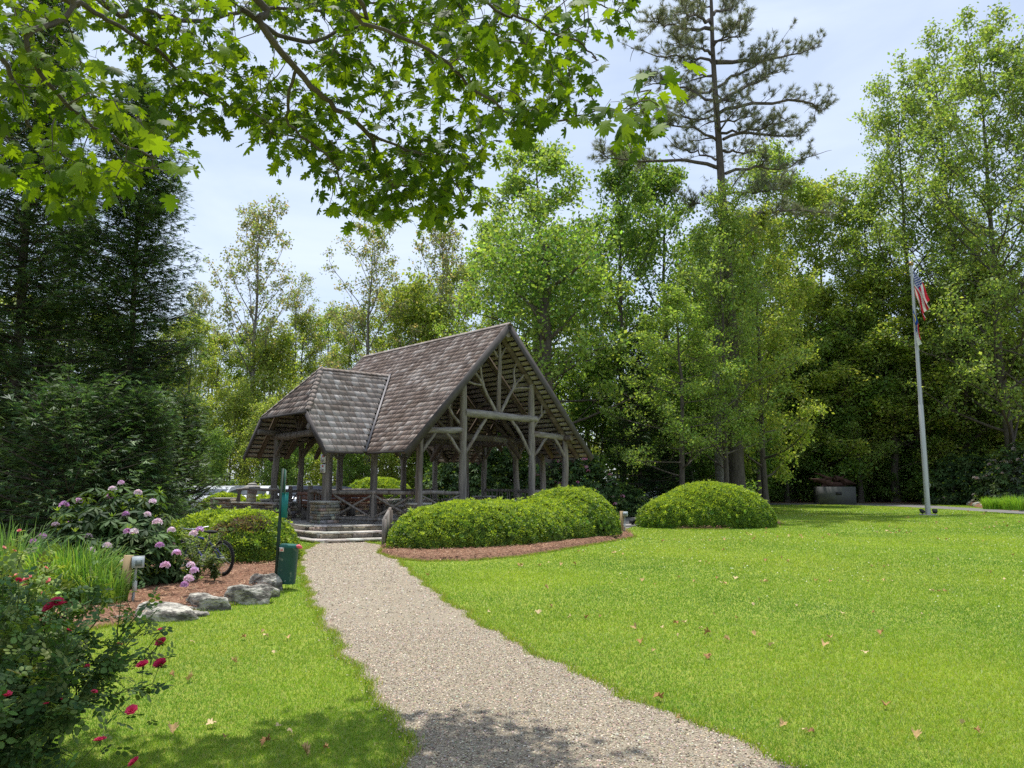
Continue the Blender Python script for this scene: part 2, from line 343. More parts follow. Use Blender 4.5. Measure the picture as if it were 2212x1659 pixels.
rng = np.random.default_rng(11)
def lnoise(P, s, seed):
    r = np.random.default_rng(seed); v = np.zeros(len(P))
    for k in range(5):
        a = r.uniform(0, 2*pi); f = s*r.uniform(.5, 2.2); ph = r.uniform(0, 6.28, 2)
        v += np.sin((P[:, 0]*cos(a)+P[:, 1]*sin(a))*f+ph[0])*np.sin((-P[:, 0]*sin(a)+P[:, 1]*cos(a))*f*.8+ph[1])
    return v/5
def wedge_points(n, y0, y1, pw=1.0, margin=1.08):
    u = rng.random(n); y = (y0**pw+(y1**pw-y0**pw)*u)**(1/pw); x = (rng.random(n)*2-1)*y*.666*margin
    return np.stack([x, y], 1)
def lawn_mask(P):
    k = inpoly(P, lawn_poly) | inpoly(P, lawn2)
    edge = P+rng.normal(0, .035, P.shape)
    k &= ~inpoly(edge, path_poly)
    for b in BEDS: k &= ~inpoly(P, b)
    k &= ~inpoly(P, walk)
    return k
def grass():
    mb = MB()
    for n, y0, y1 in [(1150000, 4.2, 57)]:
        P = wedge_points(n, y0, y1, .12); P = P[lawn_mask(P)]; n = len(P); hh = .027+.012*np.clip(P[:, 1]/30, 0, 1); ww = .0046*(P[:, 1]/5)**.95
        patch = lnoise(P, .9, 3); fine = lnoise(P, 5, 9)
        h = hh*rng.uniform(.55, 1.25, n)*(1+.35*patch+.25*fine); wd = ww*rng.uniform(.7, 1.3, n)
        a = rng.uniform(0, 2*pi, n); lean = rng.uniform(.2, 1.1, n); la = rng.uniform(0, 2*pi, n)
        b = np.column_stack([P, np.full(n, .004)]); ax = np.column_stack([np.cos(a), np.sin(a), np.zeros(n)])*wd[:, None]/2
        tip = b+np.column_stack([np.cos(la)*lean*h, np.sin(la)*lean*h, h*(1-.25*lean)])
        V = np.stack([b-ax, b+ax, tip], 1).reshape(-1, 3)
        g = np.array([.235, .36, .032]); yl = np.array([.39, .45, .055]); dk = np.array([.145, .285, .03]); dry = np.array([.50, .45, .2]); sheen = np.array([.34, .42, .16])
        t = np.clip(.5+1.3*patch+rng.normal(0, .3, n), 0, 1)[:, None]; c = dk*(1-t)+g*t; b1 = lnoise(P, .45, 15)+.7*lnoise(P, 1.6, 16); c = c*(1+.42*b1[:, None]*[1.35, .8, .9]-.10*np.clip((9-P[:, 1:2])/5, 0, 1)*[1.6, .8, .6])
        t2 = np.clip(rng.normal(-.1, .3, n)+.5*fine+1.0*lnoise(P, .5, 33), 0, 1)[:, None]; c = c*(1-t2)+yl*t2
        q = rng.random(n) < .025; c[q] = dry; q = rng.random(n) < .12; c[q] = sheen  # some blades silvery green: gloss highlights put into the colour
        c = c*rng.uniform(.8, 1.2, (n, 1))
        mb.add(V, np.arange(3*n).reshape(-1, 3), np.repeat(c, 3, 0))
    # ragged taller tufts along the path and bed edges
    for poly in [path_poly]+BEDS[:3]:
        E = np.array(poly); seg = np.roll(E, -1, 0)-E; L = np.linalg.norm(seg, axis=1); pr = L/L.sum()
        n = 26000; i = rng.choice(len(E), n, p=pr); P = E[i]+seg[i]*rng.random((n, 1))+rng.normal(0, .03, (n, 2))
        P = P[(P[:, 1] > 4) & (P[:, 1] < 30) & inpoly(P, lawn_poly)]; n = len(P)
        if n == 0: continue
        h = .05*rng.uniform(.5, 1.4, n); a = rng.uniform(0, 2*pi, n); la = rng.uniform(0, 2*pi, n); lean = rng.uniform(.2, .9, n)
        b = np.column_stack([P, np.full(n, .004)]); ax = np.column_stack([np.cos(a), np.sin(a), np.zeros(n)])*.004
        tip = b+np.column_stack([np.cos(la)*lean*h, np.sin(la)*lean*h, h])
        c = pal(rng, n, [(.20, .33, .035), (.34, .40, .07), (.40, .36, .13)], .15, [.45, .4, .15])
        mb.add(np.stack([b-ax, b+ax, tip], 1).reshape(-1, 3), np.arange(3*n).reshape(-1, 3), np.repeat(c, 3, 0))
    tag(mb.build('grass', M['grass']), 'short bright green grass blades covering the lawn', 'grass', kind='stuff')
grass()
def clover():
    mb = MB(); P = wedge_points(6000, 10, 45, 1.2); k = lawn_mask(P) & (P[:, 0] > 1.5) & (lnoise(P, .5, 21)+rng.normal(0, .25, len(P)) > .15); P = P[k]
    n = len(P); tv = np.array([[1, 0, 0], [0, 1, 0], [-1, 0, 0], [0, -1, 0], [0, 0, .9], [0, 0, -.4]]); tf = np.array([[0, 1, 4], [1, 2, 4], [2, 3, 4], [3, 0, 4]])
    scatter(mb, tv, tf, np.column_stack([P, np.full(n, .045)]), np.tile(np.eye(3), (n, 1, 1)), .009*rng.uniform(.7, 1.5, n)*(1+P[:, 1]/40), pal(rng, n, [(.6, .64, .45), (.5, .56, .3)], .08))
    tag(mb.build('clover_flowers', M['petal']), 'tiny white clover flowers speckling the right side of the lawn', 'clover', kind='stuff')
clover()
def pebbles():
    mb = MB(); out_ = []
    for n, y0, y1, s in [(150000, 4.2, 9, .0066), (60000, 9, 22, .011)]:
        y = (y0**1.4+(y1**1.4-y0**1.4)*rng.random(n))**(1/1.4); x = rng.uniform(-7, 4.5, n); P = np.stack([x, y], 1)
        P = P[inpoly(P+rng.normal(0, .05, P.shape), path_poly)]; n = len(P)
        tv = np.array([[1, 0, 0], [0, 1, 0], [-1, 0, 0], [0, -1, 0], [0, 0, .7]]); tf = np.array([[0, 1, 4], [1, 2, 4], [2, 3, 4], [3, 0, 4]])
        R = rot_from(randdir(rng, n)*[1, 1, .2], np.tile([0, 0, 1.], (n, 1))+rng.normal(0, .25, (n, 3)))
        S = s*rng.uniform(.5, 1.6, (n, 3))
        scatter(mb, tv, tf, np.column_stack([P, np.full(n, .014)]), R, S, pal(rng, n, [(.43, .35, .26), (.60, .53, .42), (.19, .15, .11), (.46, .37, .27), (.31, .28, .24)], .18))
    tag(mb.build('gravel', M['straw']), 'loose tan and brown pea gravel on the path', 'gravel', kind='stuff')
pebbles()
def straw():
    mb = MB()
    for b, n, zz, ln in [(bed_left, 60000, .10, .11), (bed_hedge, 30000, .13, .13), (bed_mound, 12000, .12, .16)]:
        b = np.array(b); lo, hi = b.min(0), b.max(0); lo = np.maximum(lo, [-12, 5]); P = rng.uniform(lo-.1, hi+.1, (n*3, 2))
        P = P[inpoly(P+rng.normal(0, .06, P.shape), b)]; d = np.linalg.norm(P, axis=1); P = P[:n]; n = len(P)
        z = np.where(inpoly(P*1.0, b), zz*.8, .02)
        a = rng.uniform(0, pi, n); L = ln*rng.uniform(.4, 1.2, n); tilt = rng.normal(0, .16, n)
        c0 = np.column_stack([P, z+rng.uniform(0, .045, n)]); dv = np.column_stack([np.cos(a), np.sin(a), tilt])*L[:, None]/2
        sd = np.column_stack([-np.sin(a), np.cos(a), np.zeros(n)])*.0034*(1+np.abs(P[:, 1:2])/12)
        V = np.stack([c0-dv-sd, c0-dv+sd, c0+dv], 1).reshape(-1, 3)
        mb.add(V, np.arange(3*n).reshape(-1, 3), np.repeat(pal(rng, n, [(.34, .18, .11), (.24, .115, .07), (.50, .33, .22), (.13, .065, .04)], .15), 3, 0))
    tag(mb.build('pine_straw', M['straw']), 'loose reddish pine straw spread over the planting beds', 'pine straw', kind='stuff')
straw()
# fallen leaves, each its own object
def fallen_leaves():
    r = np.random.default_rng(5); m = M['straw']; protos = []
    for k, col in enumerate([(.50, .34, .16), (.60, .46, .26), (.36, .20, .09)]):
        mb = MB(); v, f = OAK; v = v.copy(); v[:, 1] -= .5; v[:, 2] = np.abs(v[:, 0])*[1.1, .3, .8][k]+.25*np.sin(v[:, 1]*3+k)+.08*np.sin(v[:, 0]*9)
        v[:, 2] -= v[:, 2].min(); mb.add(v*.085, f, col); tube(mb, [(0, -.055, .01), (.004, -.09, .012), (.012, -.12, .006)], .0012, 3, tuple(c*.6 for c in col))
        protos.append(mb.build('fallen_leaf', m, link=False).data)
    px = [(505, 1438), (415, 1393), (370, 1468), (412, 1475), (455, 1575), (487, 1602), (373, 1588), (625, 1590), (705, 1628), (655, 1636), (600, 1578), (575, 1617), (568, 1370), (590, 1416), (1420, 1518), (1465, 1562), (1740, 1587), (1752, 1590), (1690, 1577), (1432, 1360), (1385, 1395), (1410, 1412), (1467, 1378), (1530, 1425), (1780, 1402), (1868, 1418), (1915, 1535), (1980, 1600), (2080, 1570), (2110, 1590), (1640, 1300), (1720, 1312), (1590, 1340), (1500, 1260), (2170, 1255), (1905, 1375), (2140, 1240), (1990, 1330), (1265, 1340), (1180, 1275), (1100, 1240), (1240, 1222), (1345, 1200)]
    pts = [gnd(a, b) for a, b in px]
    while len(pts) < 230:
        y = 8+44*r.random()**1.1; x = r.uniform(-.1, .66)*y if r.random() < .86 else r.uniform(-.35, -.1)*y
        P = np.array([[x, y]])
        if lawn_mask(P)[0]:
            for _ in range(int(r.integers(1, 4))): pts.append(Vector((x+r.normal(0, .25), y+r.normal(0, .25), 0)))
    for i, p in enumerate(pts):
        o = bpy.data.objects.new('fallen_leaf', protos[i % 3]); COL.objects.link(o); o.location = (p.x, p.y, .022)
        o.rotation_euler = (r.normal(0, .3), r.normal(0, .3), r.uniform(0, 6.28)); s = r.uniform(.4, .95)*(1+max(0, p.y-14)/45); o.scale = (s, s*r.uniform(.75, 1.1), s)
        tag(o, 'curled dry brown leaf lying on the green lawn', 'fallen leaf', 'dry leaves scattered over the lawn')
fallen_leaves()
# ------------------------------------------------------------------ the pavilion (local X = along the cross wing, Y = along the main ridge, gable end at Y=0)
PAV = thing('pavilion', 'rustic open timber pavilion with cedar shingle roofs and log posts on a stone platform', 'pavilion', (-0.1, 24.25, 0), radians(42))
PM = Matrix.Translation((-0.1, 24.25, 0)) @ Matrix.Rotation(radians(42), 4, 'Z'); PMI = PM.inverted()
FZ = .38; ZE, ZR, HW, LEN = 2.50, 6.64, 3.85, 8.8; TM = (ZR-ZE)/HW
WZ, WY, WX = 5.35, 5.0, 5.2; WH = 2.85; TW = (WZ-ZE)/WH; HZ, HB = 3.75, 1.26
pr = np.random.default_rng(3)
SH = {'main': [(.28, .215, .18), (.37, .295, .25), (.20, .15, .125), (.48, .405, .355), (.31, .235, .195)], 'wing': [(.37, .325, .29), (.43, .385, .35), (.29, .245, .215), (.50, .46, .425), (.33, .285, .25)], 'cap': [(.26, .22, .195), (.29, .25, .22), (.24, .20, .175)]}
def shingles(mb, segs, point, n, z0, z1, rows, key):
    n = np.array(n, float); n /= np.linalg.norm(n); dz = (z1-z0)/rows; V = []; C = []
    for i in range(rows):
        z = z0+i*dz
        S0 = segs(z+.05*dz); ST = segs(min(z+2.1*dz, z1)-1e-4)
        for si, (a0, a1) in enumerate(S0):
            a = a0-pr.uniform(0, .1)
            while a < a1:
                wd = pr.choice([.1, .14, .18, .24, .28])*pr.uniform(.9, 1.1); b0, b1 = max(a, a0), min(a+wd-.012, a1); a += wd
                if b1-b0 < .02: continue
                zz = z+pr.normal(0, .004); top = min(z+2.1*dz, z1+.02); th = .022+pr.uniform(0, .004); lift = .03+pr.uniform(0, .004)
                A, B = np.array(point(b0, zz)), np.array(point(b1, zz)); t0, t1 = (np.clip([b0, b1], *ST[si]) if len(ST) == len(S0) else (b0, b1)); Cc, D = np.array(point(t1, top)), np.array(point(t0, top))
                V.append([A+n*(lift-th+.004), B+n*(lift-th+.004), Cc, D, A+n*lift, B+n*lift, Cc+n*.008, D+n*.008])
                C.append(np.array(SH[key][pr.integers(5)])*(1+pr.normal(0, .07)))
    if V:
        V = np.array(V); k = len(V); F = (BOXF[None]+(np.arange(k)*8)[:, None, None]).reshape(-1, 4); mb.add(V.reshape(-1, 3), F, np.repeat(np.array(C), 8, 0))
def sub(z): return HB*(z-HZ)/(WZ-HZ) if z > HZ else 0
roof = MB()
xm = lambda z: (ZR-z)/TM; yw = lambda z: (WZ-z)/TW
for s in (-1, 1):
    def segm(z):
        if z < WZ: return [(-.02, WY-yw(z)), (WY+yw(z), LEN)]
        return [(-.02, LEN)]
    shingles(roof, segm, lambda a, z: (s*xm(z), a, z), (s*(ZR-ZE), 0, HW), ZE, ZR, 27, 'main')
    def segw(z):
        a, b = xm(z), WX-sub(z); return [(a, b)]
    for t in (-1, 1):
        shingles(roof, segw, lambda a, z: (s*a, WY+t*yw(z), z), (0, t*(WZ-ZE), WH), ZE, WZ, 15, 'wing')
    shingles(roof, lambda z: [(WY-yw(z), WY+yw(z))], lambda a, z: (s*(WX-sub(z)), a, z), (s*(WZ-HZ), 0, HB), HZ, WZ, 8, 'main')
ROOF = roof.build('roof', M['shingle'], PAV)
# deck below the shingles, boards seen from underneath
dk = MB()
def quad(mb, pts, off, col=(1, 1, 1)):
    P = np.array(pts, float); n = np.cross(P[1]-P[0], P[2]-P[0]); n /= np.linalg.norm(n); n *= 1 if n[2] > 0 else -1
    k = len(P); f = [list(range(k))]; mb.add(P-n*off, f, col)
for s in (-1, 1):
    quad(dk, [(s*HW, 0, ZE), (0, 0, ZR), (0, WY, ZR), (s*xm(WZ), WY, WZ), (s*HW, WY-WH, ZE)], .012)
    quad(dk, [(s*HW, LEN, ZE), (0, LEN, ZR), (0, WY, ZR), (s*xm(WZ), WY, WZ), (s*HW, WY+WH, ZE)], .012)
    for t in (-1, 1):
        quad(dk, [(s*xm(WZ), WY, WZ), (s*HW, WY+t*WH, ZE), (s*WX, WY+t*WH, ZE), (s*WX, WY+t*yw(HZ), HZ), (s*(WX-HB), WY, WZ)], .012)
    quad(dk, [(s*WX, WY-yw(HZ), HZ), (s*WX, WY+yw(HZ), HZ), (s*(WX-HB), WY, WZ)], .012)
dk.build('roof_underlay', M['underlay'], PAV)
bd = MB()
for s in (-1, 1):
    L = math.hypot(HW, ZR-ZE); nb = int(L/.20)
    for i in range(nb):
        z = ZE+(ZR-ZE)*(i+.5)/nb; c = pal(pr, 1, [(1, 1, 1), (.8, .76, .7), (1.15, 1.12, 1.08)], .08)[0]
        segs = [(.03, LEN-.03)] if z > WZ else [(.03, WY-yw(z)), (WY+yw(z), LEN-.03)]
        for a, b in segs:
            if b-a > .1:
                n = np.array([s*(ZR-ZE), 0, HW]); n = n/np.linalg.norm(n)
                A = np.array([s*xm(z), a, z])-n*.035; B = np.array([s*xm(z), b, z])-n*.035; beam(bd, A, B, .135, .022, c, up=n)
    L = math.hypot(WH, WZ-ZE); nb = int(L/.20)
    for t in (-1, 1):
        for i in range(nb):
            z = ZE+(WZ-ZE)*(i+.5)/nb; n = np.array([0, t*(WZ-ZE), WH]); n = n/np.linalg.norm(n); c = pal(pr, 1, [(1, 1, 1), (.8, .76, .7), (1.15, 1.12, 1.08)], .08)[0]
            A = np.array([s*xm(z), WY+t*yw(z), z])-n*.035; B = np.array([s*(WX-sub(z)-.03), WY+t*yw(z), z])-n*.035; beam(bd, A, B, .135, .022, c, up=n)
    for i in range(8):
        z = HZ+(WZ-HZ)*(i+.5)/8; n = np.array([s*(WZ-HZ), 0, HB]); n = n/np.linalg.norm(n)
        beam(bd, np.array([s*(WX-sub(z)), WY-yw(z), z])-n*.035, np.array([s*(WX-sub(z)), WY+yw(z), z])-n*.035, .13, .022, (1, 1, 1), up=n)
bd.build('roof_boards', M['board'], PAV)
# ridge caps / hip caps (kept with the roof as its sub-parts)
def caps(name, A, B, sidev1, sidev2, key, w_=.13, step=.21, lift=.05):
    mb = MB(); A = np.array(A, float); B = np.array(B, float); L = np.linalg.norm(B-A); d = (B-A)/L; k = int(L/step)
    for i in range(k+1):
        c = A+d*min(i*step, L); e = c+d*min(step*1.25, L-min(i*step, L)+.05)
        up = np.array([0, 0, 1.])
        for sv in (sidev1, sidev2):
            sv = np.array(sv, float); sv /= np.linalg.norm(sv); nn = np.cross(d, sv); nn *= np.sign(nn[2])
            l0, l1 = lift+.004, lift-.012; th = .012
            q = [c+up*l0, e+up*l1, e+up*l1+sv*w_, c+up*l0+sv*w_]
            v = q+[x+nn*th for x in q]; mb.add(v, BOXF, np.array(SH[key][pr.integers(3)])*(1+pr.normal(0, .05)))
    return mb.build(name, M['shingle'], ROOF)
dm = lambda s: (s*HW, 0, ZE-ZR)
caps('ridge_cap', (0, LEN+.02, ZR), (0, -.03, ZR), dm(1), dm(-1), 'cap', lift=.055)
for s in (-1, 1):
    caps('ridge_cap', (s*(WX-HB-.02), WY, WZ), (s*(xm(WZ)+.02), WY, WZ), (0, WH, ZE-WZ), (0, -WH, ZE-WZ), 'cap', lift=.055)
    for t in (-1, 1):
        H0 = np.array([s*WX, WY+t*yw(HZ), HZ]); H1 = np.array([s*(WX-HB), WY, WZ])
        hipd = (H1-H0)/np.linalg.norm(H1-H0)
        e1 = np.array([-s*1.0, 0, 0]); e1 = e1-hipd*np.dot(e1, hipd)      # on the wing slope
        e2 = np.array([0, -t*1.0, 0]); e2 = e2-hipd*np.dot(e2, hipd)
        caps('hip_cap', H0, H1, e1, e2, 'cap', .11, .24, .06)
# valley flashing
for s in (-1, 1):
    for t in (-1, 1):
        mb = MB(); A = np.array([s*HW, WY+t*WH, ZE]); B = np.array([s*xm(WZ), WY, WZ]); d = B-A; d /= np.linalg.norm(d)
        for e, n in ((np.array([0, t*1., 0]), np.array([s*(ZR-ZE), 0, HW])), (np.array([s*1., 0, 0]), np.array([0, t*(WZ-ZE), WH]))):
            n = n/np.linalg.norm(n); e = e-d*np.dot(e, d); e /= np.linalg.norm(e); A2, B2 = A-d*.05, B+d*.05
            v = [A2+n*.05, B2+n*.05, B2+e*.07+n*.06, A2+e*.07+n*.06]; v = v+[x+n*.006 for x in v]; mb.add(v, BOXF, (1, 1, 1))
        tube(mb, [A+np.array([0, 0, .07]), B+np.array([0, 0, .07])], .014, 6)
        mb.build('valley_flashing', M['metal'], ROOF)
# barge and eave boards
def fas(A, B, up=(0, 0, 1), w_=.04, h=.19, dz=-.07, name='fascia'):
    mb = MB(); A = np.array(A, float)+[0, 0, dz]; B = np.array(B, float)+[0, 0, dz]; beam(mb, A, B, w_, h, up=up); mb.build(name, M['fascia'], PAV)
for s in (-1, 1):
    fas((s*(HW+.02), -.02, ZE-.03), (0, -.02, ZR-.0), w_=.045, h=.21); fas((s*HW, LEN+.02, ZE-.03), (0, LEN+.02, ZR), w_=.045, h=.2)
    for t in (-1, 1):
        fas((s*(WX+.015), WY+t*(WH+.02), ZE-.03), (s*(WX+.015), WY+t*yw(HZ), HZ-.0), h=.17)
        fas((s*(HW+.1), WY+t*WH, ZE), (s*(WX-.03), WY+t*WH, ZE), h=.06, dz=-.02)
    fas((s*(WX+.02), WY-yw(HZ)-.05, HZ), (s*(WX+.02), WY+yw(HZ)+.05, HZ), h=.07, dz=-.02)
    fas((s*HW, .02, ZE), (s*HW, WY-WH-.02, ZE), h=.06, dz=-.02); fas((s*HW, WY+WH+.02, ZE), (s*HW, LEN-.02, ZE), h=.06, dz=-.02)
# rafters
def part_log(name, a, b, r0, r1=None, m='weathered', bend=.02, col=(1, 1, 1), n=12, jit=.045):
    mb = MB(); log(mb, a, b, r0, r1, pr, n=n, bend=bend, col=col, jit=jit); return mb.build(name, M[m], PAV, smooth=True)
for y in (.5, 1.75, 3.0, 4.2, 5.5, 6.8, 8.0):
    big = y in (.5, 3.0, 5.5, 8.0)
    for s in (-1, 1):
        n = np.array([s*(ZR-ZE), 0, HW]); n = n/np.linalg.norm(n); off = .05+(.10 if big else .075)
        zlo = ZE+.08 if not (2.6 < y < 7.4) else 2.9
        a = np.array([s*xm(zlo), y, zlo])-n*off; b = np.array([s*.08, y, ZR-.09])-n*off
        if big: part_log('rafter', a, b, .10, .085, 'weatheredx', .015, (.62, .55, .48))
        else:
            mb = MB(); beam(mb, a, b, .10, .15, up=n); mb.build('rafter', M['rafter'], PAV)
for s in (-1, 1):
    for x in (2.6, 3.7, 4.75):
        for t in (-1, 1):
            n = np.array([0, t*(WZ-ZE), WH]); n = n/np.linalg.norm(n); zt = min(ZR-x*TM-.15, WZ-.1) if x < 2 else (WZ-.1 if x < WX-HB else HZ+.1+(WX-x)/HB*(WZ-HZ)-.15)
            a = np.array([s*x, WY+t*yw(ZE+.06), ZE+.06])-n*.12; b = np.array([s*x, WY+t*yw(zt), zt])-n*.12
            mb = MB(); beam(mb, a, b, .11, .14, up=n); mb.build('rafter', M['rafter'], PAV)
part_log('ridge_log', (0, .02, ZR-.32), (0, LEN-.05, ZR-.32), .11, .10, 'weatheredx', .01, (.75, .7, .66))
for s in (-1, 1):
    part_log('ridge_log', (s*.9, WY, WZ-.30), (s*(WX-HB-.05), WY, WZ-.30), .09, .085, 'weatheredx', .01, (.7, .64, .58))
def roofz(x, y):
    z = ZR-abs(x)*TM
    if abs(x) > 1.2: z = max(z, WZ-abs(y-WY)*TW)
    return z
def truss(y, inner=True, full=True, R=.115):
    for s in (-1, 1):
        if inner:
            part_log('post', (s*1.45, y, FZ), (s*1.45, y, ZR-1.45*TM-.22), .125, .105, bend=.015)
            part_log('brace', (s*1.38, y-.02, 2.5), (s*.52, y-.02, 3.62), .062, .05, bend=.02, n=8)
            part_log('brace', (s*1.55, y-.02, 2.5), (s*2.15, y-.02, 3.12), .05, .045, bend=.015, n=8)
            part_log('brace', (s*1.5, y, 3.36), (s*2.2, y, 4.12), .052, .04, bend=.03, n=8)
            part_log('brace', (s*1.95, y, 3.9), (s*1.98, y, 4.42), .033, .028, bend=.02, n=7)
            part_log('brace', (s*2.0, y, 3.92), (s*2.42, y, 4.05), .03, .026, bend=.02, n=7)
        zt = 3.03
        part_log('post', (s*3.03, y, FZ), (s*3.03, y, zt), .115, .10, bend=.02)
        part_log('beam', (s*3.12, y-.01, 3.12), (s*1.52, y-.01, 3.2), .10, .10, 'weatheredx', .015)
        part_log('brace', (s*2.98, y-.02, 2.5), (s*2.5, y-.02, 3.1), .055, .05, bend=.01, n=8)
    if inner:
        part_log('beam', (-1.42, y-.04, 3.74), (1.63, y-.04, 3.70), .125, .115, 'weatheredx', .02)
        part_log('king_post', (0, y, 3.8), (.02, y, ZR-.5), .075, .06, bend=.012, n=10)
        for s in (-1, 1):
            j = (s*.66, y, 4.68)
            part_log('brace', (s*.10, y, 3.84), j, .055, .05, bend=.02, n=8); part_log('brace', j, (s*1.14, y, 5.22), .05, .042, bend=.02, n=8)
            part_log('brace', (s*1.4, y, 4.76-.03*s), (s*.68, y, 4.66), .042, .036, bend=.02, n=8)
            part_log('brace', (s*.62, y, 4.66), (s*.80, y, 5.55), .04, .032, bend=.035, n=8)
            part_log('brace', (s*.05, y, 5.62), (s*.34, y, 6.02), .045, .036, bend=.01, n=8)
    else:
        part_log('beam', (-3.0, y, 3.15), (3.0, y, 3.17), .12, .12, 'weatheredx', .02, (.6, .55, .5))
        part_log('king_post', (0, y, 3.3), (0, y, ZR-.5), .08, .07, n=8, col=(.65, .6, .55))
        for s in (-1, 1): part_log('brace', (s*.1, y, 3.34), (s*1.7, y, 4.55), .06, .05, n=8, col=(.65, .6, .55)); part_log('brace', (s*3.0, y, 2.45), (s*2.4, y, 3.1), .055, .05, n=8)
truss(.5); truss(8.0)
truss(3.0, inner=False); truss(5.9, inner=False)
for s in (-1, 1):
    part_log('plate_log', (s*3.0, .12, 3.12), (s*3.0, 8.5, 3.12), .105, .10, 'weathered', .015, (.85, .82, .78))
    for y0, dy in ((.6, .55), (2.9, -.55), (7.9, -.55)):
        part_log('brace', (s*3.03, y0, 2.5), (s*3.03, y0+dy, 3.12), .05, .045, n=8, bend=.01, col=(.8, .78, .75))
    # cross-wing gable truss
    x = s*4.6
    for y in (WY-1.8, WY+1.7):
        part_log('post', (x, y, FZ+(.66)), (x, y, 3.08), .115, .105, bend=.03)
        d = 1 if y < WY else -1
        part_log('brace', (x, y, 2.45), (x, y+d*.55, 3.1), .055, .045, n=8, bend=.01, col=(.75, .7, .66))
        part_log('beam', (s*5.25, y+.0, 3.28), (s*2.9, y, 3.28), .095, .095, 'weatheredx', .015, (.8, .78, .75))
        part_log('brace', (x, y, 2.4), (s*3.95, y, 3.2), .06, .05, n=8, bend=.02, col=(.75, .7, .66))
    part_log('beam', (x+s*.02, WY-1.98, 3.18), (x+s*.02, WY+1.98, 3.16), .115, .11, 'weathered', .03, (.85, .82, .8))
    part_log('king_post', (x, WY, 3.3), (x, WY, HZ+.55), .07, .06, n=8, col=(.6, .56, .5))
    for t in (-1, 1): part_log('brace', (x, WY+t*.05, 3.3), (x, WY+t*.62, 4.02), .055, .045, n=8, bend=.02, col=(.55, .5, .45))
# the weathered floor slab and steps (world outline, drawn in local space)
def tolocal(v): p = PMI @ Vector(v); return (p.x, p.y)
e_top = [(594, 1120), (608, 1127), (675, 1134.5), (760, 1133.5), (840, 1131.5)]
st = [tolocal(gnd(a, b, FZ)) for a, b in e_top]
floor_poly = [st[0], st[1], st[2], st[3], st[4], (-3.55, -.35), (3.75, -.35), (3.75, 2.2), (5.15, 2.4), (5.15, 7.6), (3.75, 7.9), (3.6, 8.6), (-3.6, 8.6), (-3.9, 7.8), (-5.2, 7.4)]
def slab(name, poly, z0, z1, m, parent):
    n = len(poly); a = sum(poly[i][0]*poly[(i+1) % n][1]-poly[(i+1) % n][0]*poly[i][1] for i in range(n))
    if a < 0: poly = poly[::-1]
    V = [(x, y, z0) for x, y in poly]+[(x, y, z1) for x, y in poly]
    F = [tuple(range(n, 2*n))]+[(i, (i+1) % n, n+(i+1) % n, n+i) for i in range(n)]
    me = bpy.data.meshes.new(name); me.from_pydata(V, [], F); me.materials.append(m); o = bpy.data.objects.new(name, me); COL.objects.link(o); o.parent = parent; return o
slab('floor', floor_poly, .0, FZ, M['concrete'], PAV)
SC = [(.45, .40, .31), (.34, .31, .26), (.24, .22, .19), (.40, .33, .23), (.30, .29, .28), (.18, .165, .15), (.36, .28, .19)]
def stonewall(mb, a, b, th, z0, z1, both=True, ends=True, hs=(.05, .11), ls=(.14, .42)):
    """dry-laid ledge stone wall from a to b (xy), courses of uneven stones"""
    a = np.array(a, float); b = np.array(b, float); L = np.linalg.norm(b-a); d = (b-a)/L; nr = np.array([-d[1], d[0]]); rz = math.atan2(d[1], d[0])
    c = (a+b)/2; box(mb, (c[0], c[1], (z0+z1)/2-.02), (L-.05, th-.06, z1-z0-.04), rz, (.05, .045, .04))
    z = z0
    while z < z1-.01:
        h = min(pr.uniform(*hs), z1-z); 
        if z1-z-h < .04: h = z1-z
        for side in ((-1, 1) if both else (1,)):
            t = -pr.uniform(0, .1)
            while t < L:
                l = pr.uniform(*ls); t0, t1 = max(t, 0), min(t+l-.012, L); t += l
                if t1-t0 < .03: continue
                p = a+d*(t0+t1)/2+nr*side*(th/2-.06+pr.uniform(-.008, .014)); box(mb, (p[0], p[1], z+h/2), (t1-t0, .12, h-.012), rz+pr.normal(0, .012), pal(pr, 1, SC, .15)[0])
        if ends:
            for q in (a+d*.04, b-d*.04):
                t = -th/2
                while t < th/2-.02:
                    l = min(pr.uniform(.15, .3), th/2-t); p = q+nr*(t+l/2)+d*pr.uniform(-.01, .012); box(mb, (p[0], p[1], z+h/2), (.12, l-.01, h-.012), rz, pal(pr, 1, SC, .15)[0]); t += l
        z += h
def capstones(mb, a, b, th, z, ov=.04, h=.06):
    a = np.array(a, float); b = np.array(b, float); L = np.linalg.norm(b-a); d = (b-a)/L; rz = math.atan2(d[1], d[0]); t = 0
    while t < L-.02:
        l = min(pr.uniform(.35, .75), L-t)
        if L-t-l < .15: l = L-t
        p = a+d*(t+l/2); box(mb, (p[0], p[1], z+h/2+pr.uniform(-.006, .006)), (l-.015, th+2*ov+pr.uniform(-.02, .03), h+pr.uniform(-.01, .01)), rz+pr.normal(0, .01), pal(pr, 1, [(.42, .39, .34), (.34, .32, .29), (.5, .47, .42)], .1)[0]); t += l
